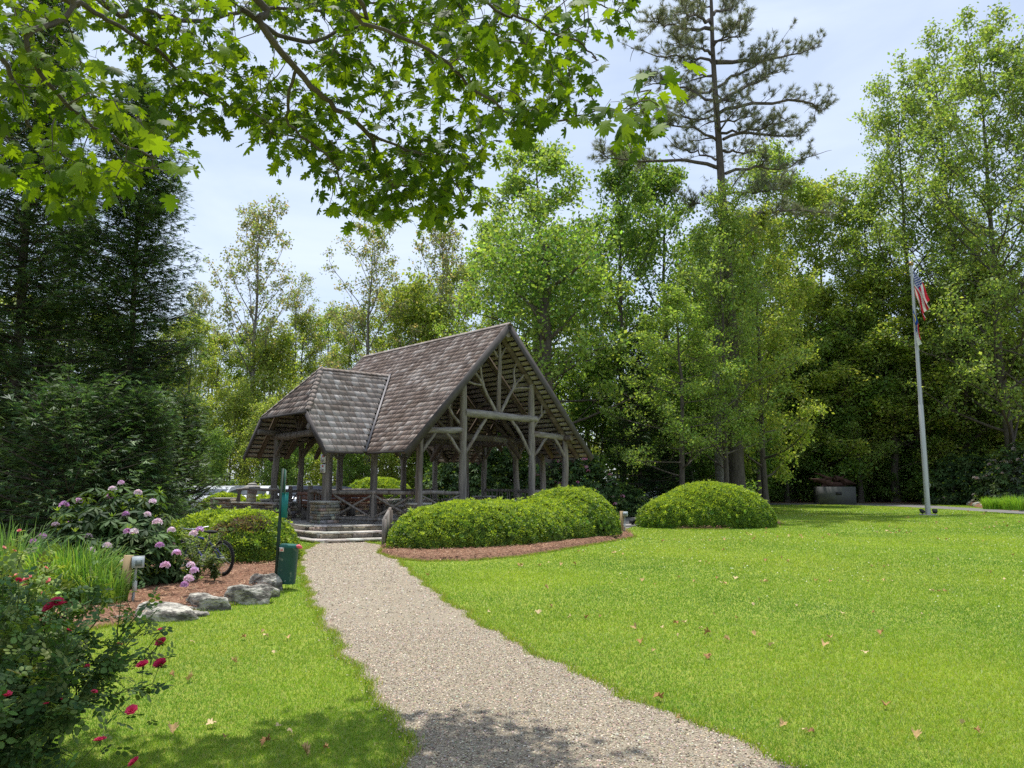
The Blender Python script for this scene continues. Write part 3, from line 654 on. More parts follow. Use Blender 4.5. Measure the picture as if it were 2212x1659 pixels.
# step facing courses
def step(poly_px, z1, depth, name='step'):
    mb = MB(); P = [np.array(tolocal(gnd(a, b, z1))) for a, b in poly_px]
    back = PMI.to_3x3() @ Vector((0, 1, 0)); back = np.array([back.x, back.y])
    for i in range(len(P)-1):
        a, b = P[i], P[i+1]; L = np.linalg.norm(b-a); d = (b-a)/L; rz = math.atan2(d[1], d[0]); t = 0
        while t < L-.02:
            l = min(pr.uniform(.25, .6), L-t)
            if L-t-l < .12: l = L-t
            c = a+d*(t+l/2)+back*(.06+pr.uniform(-.008, .008)); box(mb, (c[0], c[1], z1-.105), (l-.01, .12, .13), rz, pal(pr, 1, [(.36, .31, .24), (.28, .25, .21), (.42, .37, .29), (.22, .20, .17)], .12)[0])
            c = a+d*(t+l/2)+back*(depth/2-.02); box(mb, (c[0], c[1], z1-.02+pr.uniform(-.003, .003)), (l-.008, depth+.03, .045), rz+pr.normal(0, .006), pal(pr, 1, [(.50, .46, .40), (.42, .39, .34), (.56, .53, .47)], .08)[0]); t += l
        m_ = (a+b)/2+back*(depth/2+.1); box(mb, (m_[0], m_[1], (z1-.04)/2), (L*1.0, depth, z1-.05), rz, (.2, .18, .16))
    mb.build(name, M['stone'], PAV)
step([(600, 1125), (608, 1128), (675, 1136), (760, 1135), (842, 1133)], FZ+.012, .45)
step([(600, 1137), (608, 1141), (690, 1150.5), (760, 1149), (842, 1146.5)], .25, .40)
step([(604, 1150), (624, 1158), (690, 1167), (700, 1167.5), (842, 1163)], .085, .50)
# piers and low stone walls
def pier(x, y, w_=.62, h=.66, name='stone_pier'):
    mb = MB(); stonewall(mb, (x-w_/2, y), (x+w_/2, y), w_, FZ, FZ+h-.05); box(mb, (x, y, FZ+h-.02), (w_+.08, w_+.08, .065), 0, (.42, .40, .36)); return mb.build(name, M['stone'], PAV)
for s in (-1, 1):
    for y in (WY-1.8, WY+1.7): pier(s*4.6, y)
def lwall(a, b, h, name='stone_wall', th=.34):
    mb = MB(); stonewall(mb, a, b, th, FZ-.0, FZ+h-.05, ends=False); capstones(mb, a, b, th, FZ+h-.05); mb.build(name, M['stone'], PAV)
lwall((-2.9, .75), (-2.9, 1.6), .55); 
lwall((-4.2, 6.85), (-3.0, 7.7), .55); lwall((-3.0, 8.0), (3.1, 8.0), .55, th=.36); lwall((3.1, 7.6), (4.5, 7.0), .55)
lwall((4.75, 3.8), (4.75, 6.2), .5)
pier(-2.92, .72, .5, .62); pier(3.03, 3.0, .5, .6)
# railings
def rail_panel(a, b, name='railing', z0=FZ, top=.92, crosses=1, mid=True, bal=0):
    a = np.array(a, float); b = np.array(b, float); L = np.linalg.norm(b-a); o = []
    P = lambda t, z: (a[0]+(b[0]-a[0])*t, a[1]+(b[1]-a[1])*t, z0+z)
    mb = MB(); log(mb, P(0, top), P(1, top-.01), .062, .055, pr, n=9, bend=.02); 
    if not bal or bal: log(mb, P(0, .17), P(1, .16), .045, .045, pr, n=8, bend=.02)
    if bal:
        for i in range(bal): t = (i+1)/(bal+1); log(mb, P(t, .18), P(t+pr.uniform(-.02, .02), top-.03), .024, .022, pr, n=6, bend=.01)
    else:
        for k in range(crosses):
            t0, t1 = k/crosses+.02, (k+1)/crosses-.02
            log(mb, P(t0, .2), P(t1, top-.08), .036, .03, pr, n=7, bend=.02); log(mb, P(t0, top-.08), P(t1, .2), .036, .03, pr, n=7, bend=.02)
            if k: log(mb, P(k/crosses, .02), P(k/crosses, top-.03), .055, .05, pr, n=8, bend=.01)
    mb.build(name, M['weathered'], PAV, smooth=True)
rail_panel((-4.45, WY-2.0), (-3.1, .65), crosses=2)
rail_panel((-3.0, .5), (-1.5, .5)); rail_panel((1.5, .5), (3.0, .5))
rail_panel((-3.0, 8.0), (-1.5, 8.0)); rail_panel((1.5, 8.0), (3.0, 8.0), bal=6); rail_panel((-1.45, 8.0), (1.45, 8.0), crosses=2)
rail_panel((3.03, .6), (3.03, 2.9), crosses=2); rail_panel((4.6, WY-1.7), (4.6, WY+1.6), bal=14)
rail_panel((-4.5, WY+1.8), (-3.1, 8.0), crosses=2)
# newel posts either side of the steps with short rails
A = tolocal(gnd(668, 1127, FZ)); B = tolocal(gnd(625, 1119, FZ)); c1 = (-4.6, WY-1.8); c2 = (-4.6, WY+1.7)
part_log('newel_post', (*A, FZ), (*A, FZ+1.12), .085, .075, n=10, bend=.01); part_log('newel_post', (*B, FZ), (*B, FZ+1.1), .085, .075, n=10, bend=.01)
rail_panel(A, c1, bal=4); rail_panel(B, c2, bal=2)
# posted notices on the corner post
mb = MB()
c = Vector(c1); 
vv = (PMI @ gnd(700, 1300, 0)) - Vector((c.x, c.y, 0)); dl = Vector((-.95, -.30)).normalized()
for k, zc in enumerate((2.32, 2.02)):
    R = rot_from(np.array([[0, 0, 1.]]), np.array([[dl.x, dl.y, 0]]))[0]
    p = np.array([c.x+dl.x*.14, c.y+dl.y*.14, zc]); box(mb, p, (.20, .26, .012), R=R, col=(.72, .72, .70))
    for j in range(4): box(mb, p+np.array([dl.x, dl.y, 0])*.009+np.array([0, 0, -.02-.025*j]), (.13-.02*(j % 2), .009, .004), R=R, col=(.12, .12, .12))
    box(mb, p+np.array([dl.x, dl.y, 0])*.009+np.array([0, 0, .07]), (.055, .055, .004), R=R, col=(.62, .10, .07))
M['painted'] = mat('painted_metal', (1, 1, 1), .5, attr=True, nscale=5, nvar=.06, bump=0)
mb.build('posted_notice', M['painted'], PAV)
# low flanking wall with rail beyond the left corner
WF = [at(462, 1100, 26.2), at(505, 1100, 26.0), at(598, 1100, 25.2)]
wl = thing('stone_wall', 'low curved ledge stone wall with a log handrail left of the pavilion steps', 'wall', (0, 0, 0)); mb = MB()
stonewall(mb, WF[1].xy, WF[2].xy, .36, 0, .92); capstones(mb, WF[1].xy, WF[2].xy, .36, .90)
stonewall(mb, WF[0].xy, WF[1].xy, .42, 0, 1.06); capstones(mb, WF[0].xy, WF[1].xy, .42, 1.04); mb.build('stonework', M['stone'], wl)
mb = MB(); q0 = WF[1].lerp(WF[2], .05); q1 = WF[2]
log(mb, (q0.x, q0.y, 1.36), (q1.x, q1.y, 1.38), .05, .05, pr, n=8); mb.build('handrail', M['weatheredx'], wl, smooth=True)
for t in (.12, .88):
    q = WF[1].lerp(WF[2], t); mb = MB(); log(mb, (q.x, q.y, .9), (q.x, q.y, 1.34), .06, .055, pr, n=8); mb.build('rail_post', M['weathered'], wl, smooth=True)
# benches inside the pavilion (rest on its floor: things)
M['benchwood'] = mat('stained_bench_wood', (.20, .085, .05), .6, nscale=4, nvar=.3, bump=.2, stretch=(.3, 2, 2))
def bench(x, y, rz, label, L=1.7):
    w0 = PM @ Vector((x, y, FZ)); t = thing('bench', label, 'bench', w0, radians(42)+rz, 'benches inside the pavilion')
    for n_, cs in (('seat', [(-.14, .44), (0, .44), (.14, .44)]), ('backrest', [(.24, .58), (.26, .72), (.28, .86)])):
        mb = MB()
        for yy, zz in cs: box(mb, (0, yy, zz), (L, .12 if n_ == 'seat' else .035, .035 if n_ == 'seat' else .12))
        mb.build(n_, M['benchwood'], t)
    for sx in (-1, 1):
        mb = MB(); box(mb, (sx*L*.38, 0, .21), (.09, .38, .42), col=(.9, .9, .9)); box(mb, (sx*L*.38, .27, .55), (.09, .05, .62), col=(.9, .9, .9)); mb.build('leg', M['weathered'], t)
bench(-.6, 7.35, 0, 'reddish brown slatted bench at the back of the pavilion, seen between the tall gable posts')
bench(-2.0, 7.3, 0, 'reddish brown slatted bench against the far railing, behind the thick middle post')
bench(-4.0, 4.9, radians(90), 'reddish brown bench just inside the corner railing beside the steps', 1.5)
# ------------------------------------------------------------------ trees
def curve(p0, d0, L, n, rng, bendup=0., wob=.12):
    P = [np.array(p0, float)]; d = np.array(d0, float); d /= np.linalg.norm(d); st = L/(n-1)
    for i in range(n-1):
        d = d+np.array([0, 0, bendup/(n-1)])+rng.normal(0, wob, 3)*np.array([1, 1, .7]); d /= np.linalg.norm(d); P.append(P[-1]+d*st)
    return np.array(P)
def broadleaf(name, seed, H=20, base=.25, prof=lambda t: 4*(1-t)+1.2, tr=.25, nl=30, ang=lambda t: .5+.5*t, nsec=7, nter=4, lpt=34, ls=.2, spread=.32, cols=None, wts=None, bend=.4, mat_='leaf', bark='bark', fork=None, lt=LEAF4, cat='tree', wob=.10, droop=.35, tsides=8, lean=(0, 0), z0=None):
    r = np.random.default_rng(seed); tr_mb = MB(); lf = MB(); L0 = []
    n = 14; zz = np.linspace(0, H*.97, n); TP = np.column_stack([np.cumsum(r.normal(0, .055, n))+lean[0]*zz, np.cumsum(r.normal(0, .055, n))+lean[1]*zz, zz]); TP[0, :2] = 0
    rad = tr*(1-zz/H*.93); rad[0] *= 1.35; tube(tr_mb, TP, rad, tsides+2, jit=.04, rng=r)
    tips = []; 
    for i in range(nl):
        t = (i+r.random())/nl; z = H*(base+(.96-base)*t); k = np.interp(z, zz, np.arange(n)); i0 = int(min(k, n-2)); p0 = TP[i0]+(TP[i0+1]-TP[i0])*(k-i0)
        a = i*2.4+r.normal(0, .4); el = ang(t)+r.normal(0, .12); L = prof(t)*r.uniform(.72, 1.12)
        d = [cos(a)*cos(el), sin(a)*cos(el), sin(el)]; P = curve(p0, d, L, 7, r, bend, wob); lr = max(.02, np.interp(z, zz, rad)*.42)
        tube(tr_mb, P, np.linspace(lr, .012, 7), 6)
        for j in range(nsec):
            s = .22+.78*(j+r.random())/nsec; q = s*6; q0 = int(min(q, 5)); p1 = P[q0]+(P[q0+1]-P[q0])*(q-q0); dd = P[q0+1]-P[q0]; dd /= np.linalg.norm(dd)
            d2 = dd*.8+r.normal(0, .65, 3)*[1, 1, .55]+[0, 0, .25]; L2 = (.42*L*(1.15-s)+.35)*r.uniform(.7, 1.2); Q = curve(p1, d2, L2, 4, r, .2, .15)
            tube(tr_mb, Q, np.linspace(max(.01, lr*.3), .006, 4), 4, cap=False); tips.append((Q[-1], Q[-1]-Q[-2]))
            for m_ in range(nter):
                u = r.uniform(.25, 1)*3; u0 = int(min(u, 2)); p2 = Q[u0]+(Q[u0+1]-Q[u0])*(u-u0); d3 = (Q[u0+1]-Q[u0])/np.linalg.norm(Q[u0+1]-Q[u0])+r.normal(0, .7, 3); L3 = L2*.35+.15
                e = p2+d3/np.linalg.norm(d3)*L3; tube(tr_mb, [p2, e], [.009, .004], 3, cap=False); tips.append((e, e-p2))
    T = np.array([x[0] for x in tips]); D = np.array([x[1] for x in tips]); k = len(T); idx = np.repeat(np.arange(k), lpt); nn = len(idx)
    cl = r.normal(0, .14, (k, 1))[idx]
    P = T[idx]-D[idx]*r.uniform(0, .8, (nn, 1))+r.normal(0, spread, (nn, 3))*[1, 1, .75]
    dr = randdir(r, nn)+[0, 0, -droop]; nr = randdir(r, nn)*.75+[0, 0, .8]
    C = np.clip(pal(r, nn, cols, .13, wts)*(1+cl), .004, 1)
    scatter(lf, lt[0]*[1, 1, 1], lt[1], P, rot_from(dr, nr), ls*r.uniform(.6, 1.3, nn), C)
    root = thing(name, 'tree', cat); tr_mb.build('trunk', M[bark], root, smooth=True); lf.build('crown', M[mat_], root)
    root['H'] = H; return root
GREEN = [(.14, .245, .052), (.185, .29, .065), (.10, .19, .045), (.245, .34, .09)]
YEL = [(.265, .35, .065), (.335, .41, .09), (.19, .28, .055), (.39, .43, .13)]
DEEP = [(.12, .21, .05), (.165, .27, .06), (.085, .16, .045)]
PALE = [(.26, .32, .14), (.32, .35, .19), (.17, .24, .09), (.35, .29, .19)]
T_ = {}
T_['dense'] = broadleaf('broadleaf_tree', 1, 20, .12, lambda t: 1.6+4.3*math.sin(pi*min(1, .25+.72*t)), .26, 30, lambda t: .3+.8*t, 7, 4, 18, .22, .27, GREEN)
T_['dense2'] = broadleaf('broadleaf_tree', 2, 20, .10, lambda t: 1.4+4.0*math.sin(pi*min(1, .2+.74*t)), .24, 30, lambda t: .25+.85*t, 7, 4, 17, .22, .29, YEL)
T_['airy'] = broadleaf('broadleaf_tree', 3, 20, .16, lambda t: 5.6*(1-t)**.7+.8, .24, 38, lambda t: .12+.45*t, 7, 4, 14, .20, .25, [(.25, .36, .09), (.32, .42, .11), (.18, .29, .07)], bend=.15, wob=.08)
T_['tall'] = broadleaf('broadleaf_tree', 4, 26, .14, lambda t: 2.2+4.6*math.sin(pi*min(1, .3+.64*t)), .24, 44, lambda t: .45+.5*t, 7, 4, 12, .23, .27, [(.23, .33, .085), (.30, .39, .115), (.165, .26, .065)], bend=.35)
T_['big'] = broadleaf('broadleaf_tree', 14, 34, .10, lambda t: 2.6+6.0*math.sin(pi*min(1, .32+.60*t)), .32, 46, lambda t: .45+.5*t, 8, 5, 9, .24, .26, [(.25, .35, .09), (.32, .41, .12), (.175, .27, .07)], bend=.35)
T_['sparse'] = broadleaf('slender_tree', 5, 20, .40, lambda t: 1.2+3.8*math.sin(pi*min(1, .35+.55*t)), .24, 24, lambda t: .8+.35*t, 6, 4, 9, .19, .16, PALE, bend=.35, bark='greybark')
T_['sparse2'] = broadleaf('slender_tree', 6, 20, .34, lambda t: 1.6+4.1*math.sin(pi*min(1, .3+.6*t)), .24, 22, lambda t: .6+.4*t, 6, 4, 9, .19, .18, PALE, bend=.3, bark='greybark', wob=.16)
T_['under'] = broadleaf('understory_tree', 7, 8, .03, lambda t: 1.9+1.5*math.sin(pi*min(1, .3+.6*t)), .09, 22, lambda t: .2+.8*t, 6, 3, 36, .18, .28, [(.16, .27, .065), (.21, .33, .08), (.115, .205, .055), (.25, .37, .09)], wob=.14)
T_['yunder'] = broadleaf('understory_tree', 8, 9, .06, lambda t: 1.8+1.2*math.sin(pi*min(1, .3+.6*t)), .09, 24, lambda t: .35+.8*t, 6, 3, 22, .18, .28, YEL+[(.25, .32, .10)], wob=.14)
def zbase(Y): return 0.0
def ptree(key, px, Y, top, label, group=None, rz=None, wide=1.0, seed=0, H=None):
    if px > 1600 and Y >= 57: Y += 5.5
    root = T_[key]; Hp = root['H']; z = at(px, top, Y).z if H is None else H; s = z/Hp; x = gx(px, Y)
    r = random.Random(px*7+seed); return place(root, (x, Y, 0), r.uniform(0, 6.28) if rz is None else rz, (s*wide, s*wide, s), label, group)
# the tall ones one can tell apart
ptree('sparse', 530, 50, 475, 'thinly leafed tree with upswept limbs standing highest above the low woods left of the pavilion', rz=1)
ptree('sparse2', 795, 48, 500, 'thinly leafed tree rising directly above the far end of the pavilion ridge', rz=2.2)
ptree('sparse', 955, 52, 505, 'thin half bare tree between the ridge of the pavilion and the hanging oak leaves', rz=4)
ptree('sparse2', 620, 56, 640, 'small thin tree just right of the tallest tree in the left woods', rz=.5)
ptree('sparse', 405, 58, 640, 'pale thin tree just behind the right edge of the dark spruce', rz=3, wide=.8)
ptree('airy', 1172, 40, 300, 'big yellow green tree with level branches, right behind the pavilion gable peak', rz=1.3, wide=1.12)
ptree('dense', 1345, 46, 365, 'deep green tree just left of the tall pine trunk', rz=.3, wide=.92)
ptree('dense', 1450, 52, 385, 'deep green tree whose top touches the lowest left pine branch', rz=2.3)
ptree('tall', 1572, 39.5, 455, 'mid green tree in front of the pine trunk', rz=1.9)
ptree('tall', 1710, 60, 345, 'rounded green tree top under the lowest right pine branch', rz=5, wide=1.05)
ptree('dense2', 1640, 56, 500, 'bright green tree just right of the pine trunk', rz=4.1, wide=.9)
ptree('dense2', 1800, 61, 420, 'light green tree between the pine and the flagpole', rz=.9, wide=.95)
ptree('tall', 1905, 60, 400, 'light green tree behind the top of the flagpole on its left', rz=3.1)
ptree('big', 1995, 58, 215, 'tall loose tree rising directly above the flagpole', rz=.4, wide=1.0)
ptree('big', 2090, 57, 150, 'very tall loose tree right of the flagpole', rz=2.6, wide=1.05)
ptree('big', 2195, 55, 95, 'tallest leafy tree at the right edge of the woods', rz=4.7, wide=1.1)
ptree('big', 2290, 52, 160, 'bushy tree cut by the right edge of the picture', rz=1.2)
ptree('dense2', 2150, 60, 520, 'shorter bright tree behind the waving striped flag, to its right', rz=2.2)
ptree('dense2', 2035, 63, 640, 'bright green tree low behind the lower flag', rz=3.3)
ptree('airy', 1060, 46, 470, 'yellow green tree partly behind the upper right roof slope', rz=4.4, wide=.85)
ptree('dense', 1560, 58, 600, 'dark green tree low behind the pine trunk', rz=3.9)
ptree('dense2', 1270, 50, 560, 'yellow green tree between the gable and the deep green tree', rz=2.9, wide=.8)
ptree('dense', 1760, 66, 640, 'mid height green tree behind the stone block monument', rz=.2)
ptree('dense', 1900, 67, 690, 'mid height green tree left of the flagpole', rz=4.4)
# low woods on the left, each its own tree
for i, (px, Y, top, k) in enumerate([(395, 52, 705, 'dense2'), (455, 56, 740, 'dense2'), (520, 58, 715, 'airy'), (575, 50, 770, 'yunder'), (640, 57, 700, 'dense2'), (700, 60, 665, 'airy'), (745, 55, 690, 'dense2'), (845, 58, 640, 'dense2'), (900, 50, 690, 'yunder'), (905, 60, 610, 'airy'), (985, 57, 600, 'dense2'), (350, 60, 720, 'dense2'), (300, 62, 735, 'airy'), (200, 60, 700, 'dense2'), (90, 60, 680, 'dense2'), (10, 58, 660, 'dense2')]):
    ptree(k, px, Y, top, 'yellow green tree in the low woods behind the parking lot', 'yellow green trees of the low woods', seed=i)
for i, (px, Y, top, k) in enumerate([(1120, 52, 760, 'dense'), (1010, 46, 850, 'under'), (1090, 44, 870, 'under'), (1160, 47, 820, 'under'), (940, 47, 880, 'under'), (1290, 46, 800, 'under')]):
    ptree(k, px, Y, top, 'dark green shrubby tree seen through and beside the open pavilion', 'dark shrubby trees behind the pavilion', seed=i)
for i, (px, Y, top, k) in enumerate([(420, 44, 900, 'yunder'), (500, 46, 880, 'yunder'), (570, 43, 905, 'yunder'), (650, 47, 870, 'yunder'), (730, 45, 900, 'yunder'), (810, 44, 890, 'yunder'), (880, 46, 880, 'yunder'), (610, 42, 960, 'under'), (760, 42, 970, 'under'), (460, 42, 960, 'under')]):
    ptree(k, px, Y, top, 'low leafy tree standing right behind the parked cars', 'low leafy trees behind the parked cars', seed=i)
for i, (px, Y, top, k) in enumerate([(1480, 60, 800, 'under'), (1530, 62, 760, 'under'), (1640, 62, 830, 'under'), (1700, 61, 780, 'under'), (1745, 62, 900, 'under'), (1790, 63, 850, 'under'), (1850, 62, 880, 'under'), (1900, 63, 850, 'under'), (1960, 62, 900, 'under'), (2020, 63, 860, 'under'), (2080, 62, 830, 'under'), (2140, 62, 870, 'under'), (2200, 61, 850, 'under'), (2260, 61, 830, 'under'), (1420, 58, 830, 'under'), (1680, 60, 985, 'under'), (1930, 60.5, 1005, 'yunder'), (2030, 60.3, 1010, 'yunder'), (1820, 61, 985, 'under'), (1740, 60.5, 1010, 'under'), (2100, 60.5, 985, 'under'), (1590, 61, 940, 'under'), (1500, 59, 930, 'under'), (1450, 57, 960, 'under')]):
    ptree(k, px, Y, top, 'dark bushy understory tree along the shady edge of the right woods', 'dark understory trees along the right woods', seed=i, wide=1.15)
ptree('dense2', 1655, 44, 480, 'mid green tree screening the lower part of the big pine trunk on its right', rz=.7, wide=.9)
ptree('airy', 1475, 37, 620, 'spreading green tree in front of the pine trunk, left of the round hedge', rz=2.6, wide=1.15)
for i, (px, Y, top) in enumerate([(1665, 59, 860), (1720, 60, 800), (1770, 59.5, 870), (1835, 60, 790), (1890, 59.5, 900), (1945, 60, 810), (2000, 59.5, 880), (2050, 60, 790), (2105, 59.5, 870), (2165, 60, 800), (2225, 59, 840), (1560, 58, 850), (1610, 58, 900), (1420, 50, 880), (1500, 52, 830)]):
    ptree('yunder' if i % 3 == 1 else 'under', px, Y, top, 'mid green bushy young tree in the front row of the right woods', 'young trees in front of the right woods', seed=i+50, wide=1.3)
for i, (px, Y, top, k) in enumerate([(1790, 58, 640, 'dense2'), (1860, 57.5, 700, 'tall'), (1935, 58, 620, 'dense2'), (2060, 57.5, 660, 'tall'), (2125, 58, 600, 'dense2'), (2200, 57, 640, 'tall'), (1700, 58, 700, 'tall')]):
    ptree(k, px, Y, top, 'fresh green mid height tree in the right woods below the tall crowns', 'mid height trees of the right woods', seed=i+90, wide=1.5)
# the farther woods, one mass
def far_woods():
    lf = MB(); tk = MB(); r = np.random.default_rng(77); N_ = 70000
    xs = r.uniform(-75, 75, N_); top = 13+3*np.sin(xs*.17)+2.5*np.sin(xs*.43+1)+1.5*np.sin(xs*.9)+np.where(xs > 5, -1, 0); z = top*r.random(N_)**.9; y = 82+r.uniform(-5, 9, N_)
    k = (np.sin(xs*.8+z*.5)*np.sin(z*.9+y*.5)+r.normal(0, .5, N_)) > -.35
    P = np.column_stack([xs, y, z])[k]; n = len(P)
    scatter(lf, *LEAF4, P, rot_from(randdir(r, n), randdir(r, n)*.7+[0, 0, .8]), .42*r.uniform(.6, 1.3, n), pal(r, n, [(.18, .26, .09), (.24, .32, .11), (.13, .20, .07)], .2))
    for i in range(90):
        x = r.uniform(-70, 70); y0 = r.uniform(78, 90); tube(tk, curve((x, y0, 0), (r.normal(0, .04), 0, 1), r.uniform(11, 18), 6, r, 0, .03), np.linspace(.2, .05, 6), 5)
    o = lf.build('far_woods', M['leaf']); tag(o, 'distant woods showing between the nearer trees', 'woods', kind='stuff')
    o2 = tk.build('far_trunks', M['bark']); tag(o2, 'thin trunks of the distant woods', 'woods', kind='stuff')
far_woods()
def litter_shade():
    """dense low ground cover under the right woods"""
    mb = MB(); r = np.random.default_rng(78); n = 52000; x = r.uniform(-5, 52, n); y = 68+r.exponential(4, n); h = .6+1.4*(.5+.5*np.sin(x*.9)*np.sin(x*.37+1)); z = h*r.random(n)
    scatter(mb, *LEAF4, np.column_stack([x, y, z]), rot_from(randdir(r, n), randdir(r, n)*.7+[0, 0, .8]), .24*r.uniform(.6, 1.3, n), pal(r, n, DEEP+GREEN, .2))
    tag(mb.build('undergrowth', M['leaf']), 'dark leafy undergrowth below the right woods', 'undergrowth', kind='stuff')
litter_shade()
# ---- conifers
SPR = (np.array([[0, 0, 0], [.10, .45, .03], [0, 1.0, 0], [-.10, .45, .03], [0, .1, 0], [.34, .62, .0], [.50, .95, -.05], [.22, .68, 0], [0, .1, 0], [-.34, .62, 0], [-.50, .95, -.05], [-.22, .68, 0]]), np.array([[0, 1, 2, 3], [4, 5, 6, 7], [8, 11, 10, 9]]))
def spruce(name, seed, H, R, base=.03, droop=-.25, nw=46, per=7, cols=None, ls=.16, dens=1.0, tipcol=(.14, .24, .06), tipf=.12, tr=.2, cat='spruce', shape=.75, den2=30):
    r = np.random.default_rng(seed); tk = MB(); lf = MB(); n = 12; zz = np.linspace(0, H, n)
    tube(tk, np.column_stack([np.cumsum(r.normal(0, .02, n)), np.cumsum(r.normal(0, .02, n)), zz]), tr*(1-zz/H*.95), 9, jit=.03, rng=r)
    PP, DD = [], []
    for i in range(nw):
        t = (i+.5)/nw; z = H*(base+(.985-base)*t); Lw = R*(1-t)**shape+.12
        for j in range(per):
            a = r.uniform(0, 2*pi); L = Lw*r.uniform(.6, 1.18); el = droop*(1-t)+.45*t+r.normal(0, .12)
            P = curve((0, 0, z), (cos(a)*cos(el), sin(a)*cos(el), sin(el)), L, 6, r, .35, .06); tube(tk, P, np.linspace(.03*(1-t)+.008, .004, 6), 4, cap=False)
            m_ = int((L*den2+6)*dens); s = r.random(m_)**.75*5; k = np.minimum(s.astype(int), 4); q = P[k]+(P[k+1]-P[k])*(s-k)[:, None]; dd = (P[k+1]-P[k])
            dd /= np.linalg.norm(dd, axis=1)[:, None]; side = np.cross(dd, [0, 0, 1.]); sgn = r.choice([-1, 1], m_)[:, None]; lat = r.random((m_, 1))*.30*L*(1.15-s[:, None]/5)
            q = q+side*sgn*lat+np.array([0, 0, -1.])*(lat*.45+r.random((m_, 1))*.14)+r.normal(0, .09, (m_, 3)); d = dd*.7+side*sgn*.6+np.array([0, 0, -.35])+r.normal(0, .25, (m_, 3))
            PP.append(q); DD.append(d)
    P = np.concatenate(PP); D = np.concatenate(DD); nn = len(P); C = pal(r, nn, cols, .2); tip = r.random(nn) < tipf; C[tip] = np.array(tipcol)*r.uniform(.7, 1.3, (tip.sum(), 1))
    scatter(lf, *SPR, P, rot_from(D, randdir(r, nn)*.5+[0, 0, 1.]), ls*r.uniform(.6, 1.4, nn), C)
    root = thing(name, 'tree', cat); tk.build('trunk', M['bark'], root, smooth=True); lf.build('crown', M['needle'], root); root['H'] = H; return root
SC_ = [(.06, .115, .038), (.085, .15, .042), (.038, .08, .03), (.12, .19, .05)]
s1 = spruce('spruce_tree', 21, 12.7, 2.0, cols=SC_, nw=60, per=10, tr=.13, shape=.42, den2=48, ls=.15); s1['label'] = 'pointed dark spruce whose tip stands clear against the sky behind the rhododendron'; s1.location = (gx(252, 20), 20, 0)
s2 = spruce('spruce_tree', 22, 15.5, 1.9, cols=SC_, nw=62, per=10, tr=.17, shape=.5, den2=46, ls=.15); s2['label'] = 'tall dark spruce cut by the left edge of the picture'; s2.location = (gx(5, 18.5), 18.5, 0)
s3 = spruce('spruce_tree', 23, 3.7, 1.25, cols=[(.05, .105, .04), (.075, .14, .045), (.11, .19, .06)], nw=28, per=9, tipf=.3, tr=.07, ls=.14, shape=.35); s3['label'] = 'short spruce with bright tips in front of the dark pair'; s3.location = (gx(285, 17.5), 17.5, 0)
s4 = spruce('spruce_tree', 24, 4.2, 1.25, cols=[(.06, .12, .03), (.04, .08, .03), (.10, .16, .05)], nw=24, per=7, tipf=.25, tr=.07, ls=.14, droop=.1, shape=.4); s4['label'] = 'loose low conifer beside the yellow hedge at the parking lot'; s4.location = (gx(385, 22), 22, 0)
s5 = spruce('hemlock_tree', 25, 9.5, 2.4, cols=[(.03, .07, .025), (.045, .095, .03), (.02, .045, .02)], nw=40, per=7, tr=.14, ls=.2, cat='hemlock', den2=22); s5['label'] = 'dark shaggy hemlock between the pavilion eave and the round hedge'; s5.location = (gx(1385, 40), 40, 0)
s6 = spruce('hemlock_tree', 26, 26, 3.4, base=.1, cols=[(.05, .085, .04), (.07, .11, .05), (.035, .06, .03)], nw=44, per=6, tr=.25, ls=.42, cat='pine', den2=9, droop=.1); s6['label'] = 'distant dark conifer top between the leafy trees left of the flagpole'; s6.location = (gx(1885, 72), 72, 0); s6.name = 'conifer_tree'
s7 = spruce('hemlock_tree', 27, 5.5, 2.2, cols=[(.03, .07, .025), (.05, .1, .03)], nw=26, per=7, tr=.12, ls=.2, cat='hemlock', den2=20, droop=0); s7['label'] = 'low dark hemlock behind the left edge of the round hedge'; s7.location = (gx(1455, 42), 42, 0)
s8 = spruce('spruce_tree', 28, 10.5, 2.2, cols=SC_, nw=44, per=9, tr=.13, shape=.5, den2=30, ls=.18); s8['label'] = 'spruce filling the gap between the two tall dark spruces'; s8.location = (gx(120, 23), 23, 0)
s9 = spruce('spruce_tree', 29, 3.6, 2.0, cols=[(.05, .10, .04), (.07, .13, .045), (.10, .17, .055)], nw=24, per=9, shape=.3, tipf=.2, tr=.07, ls=.15); s9['label'] = 'low bright tipped spruce behind the lilac flowers at the left'; s9.location = (gx(150, 16.5), 16.5, 0)
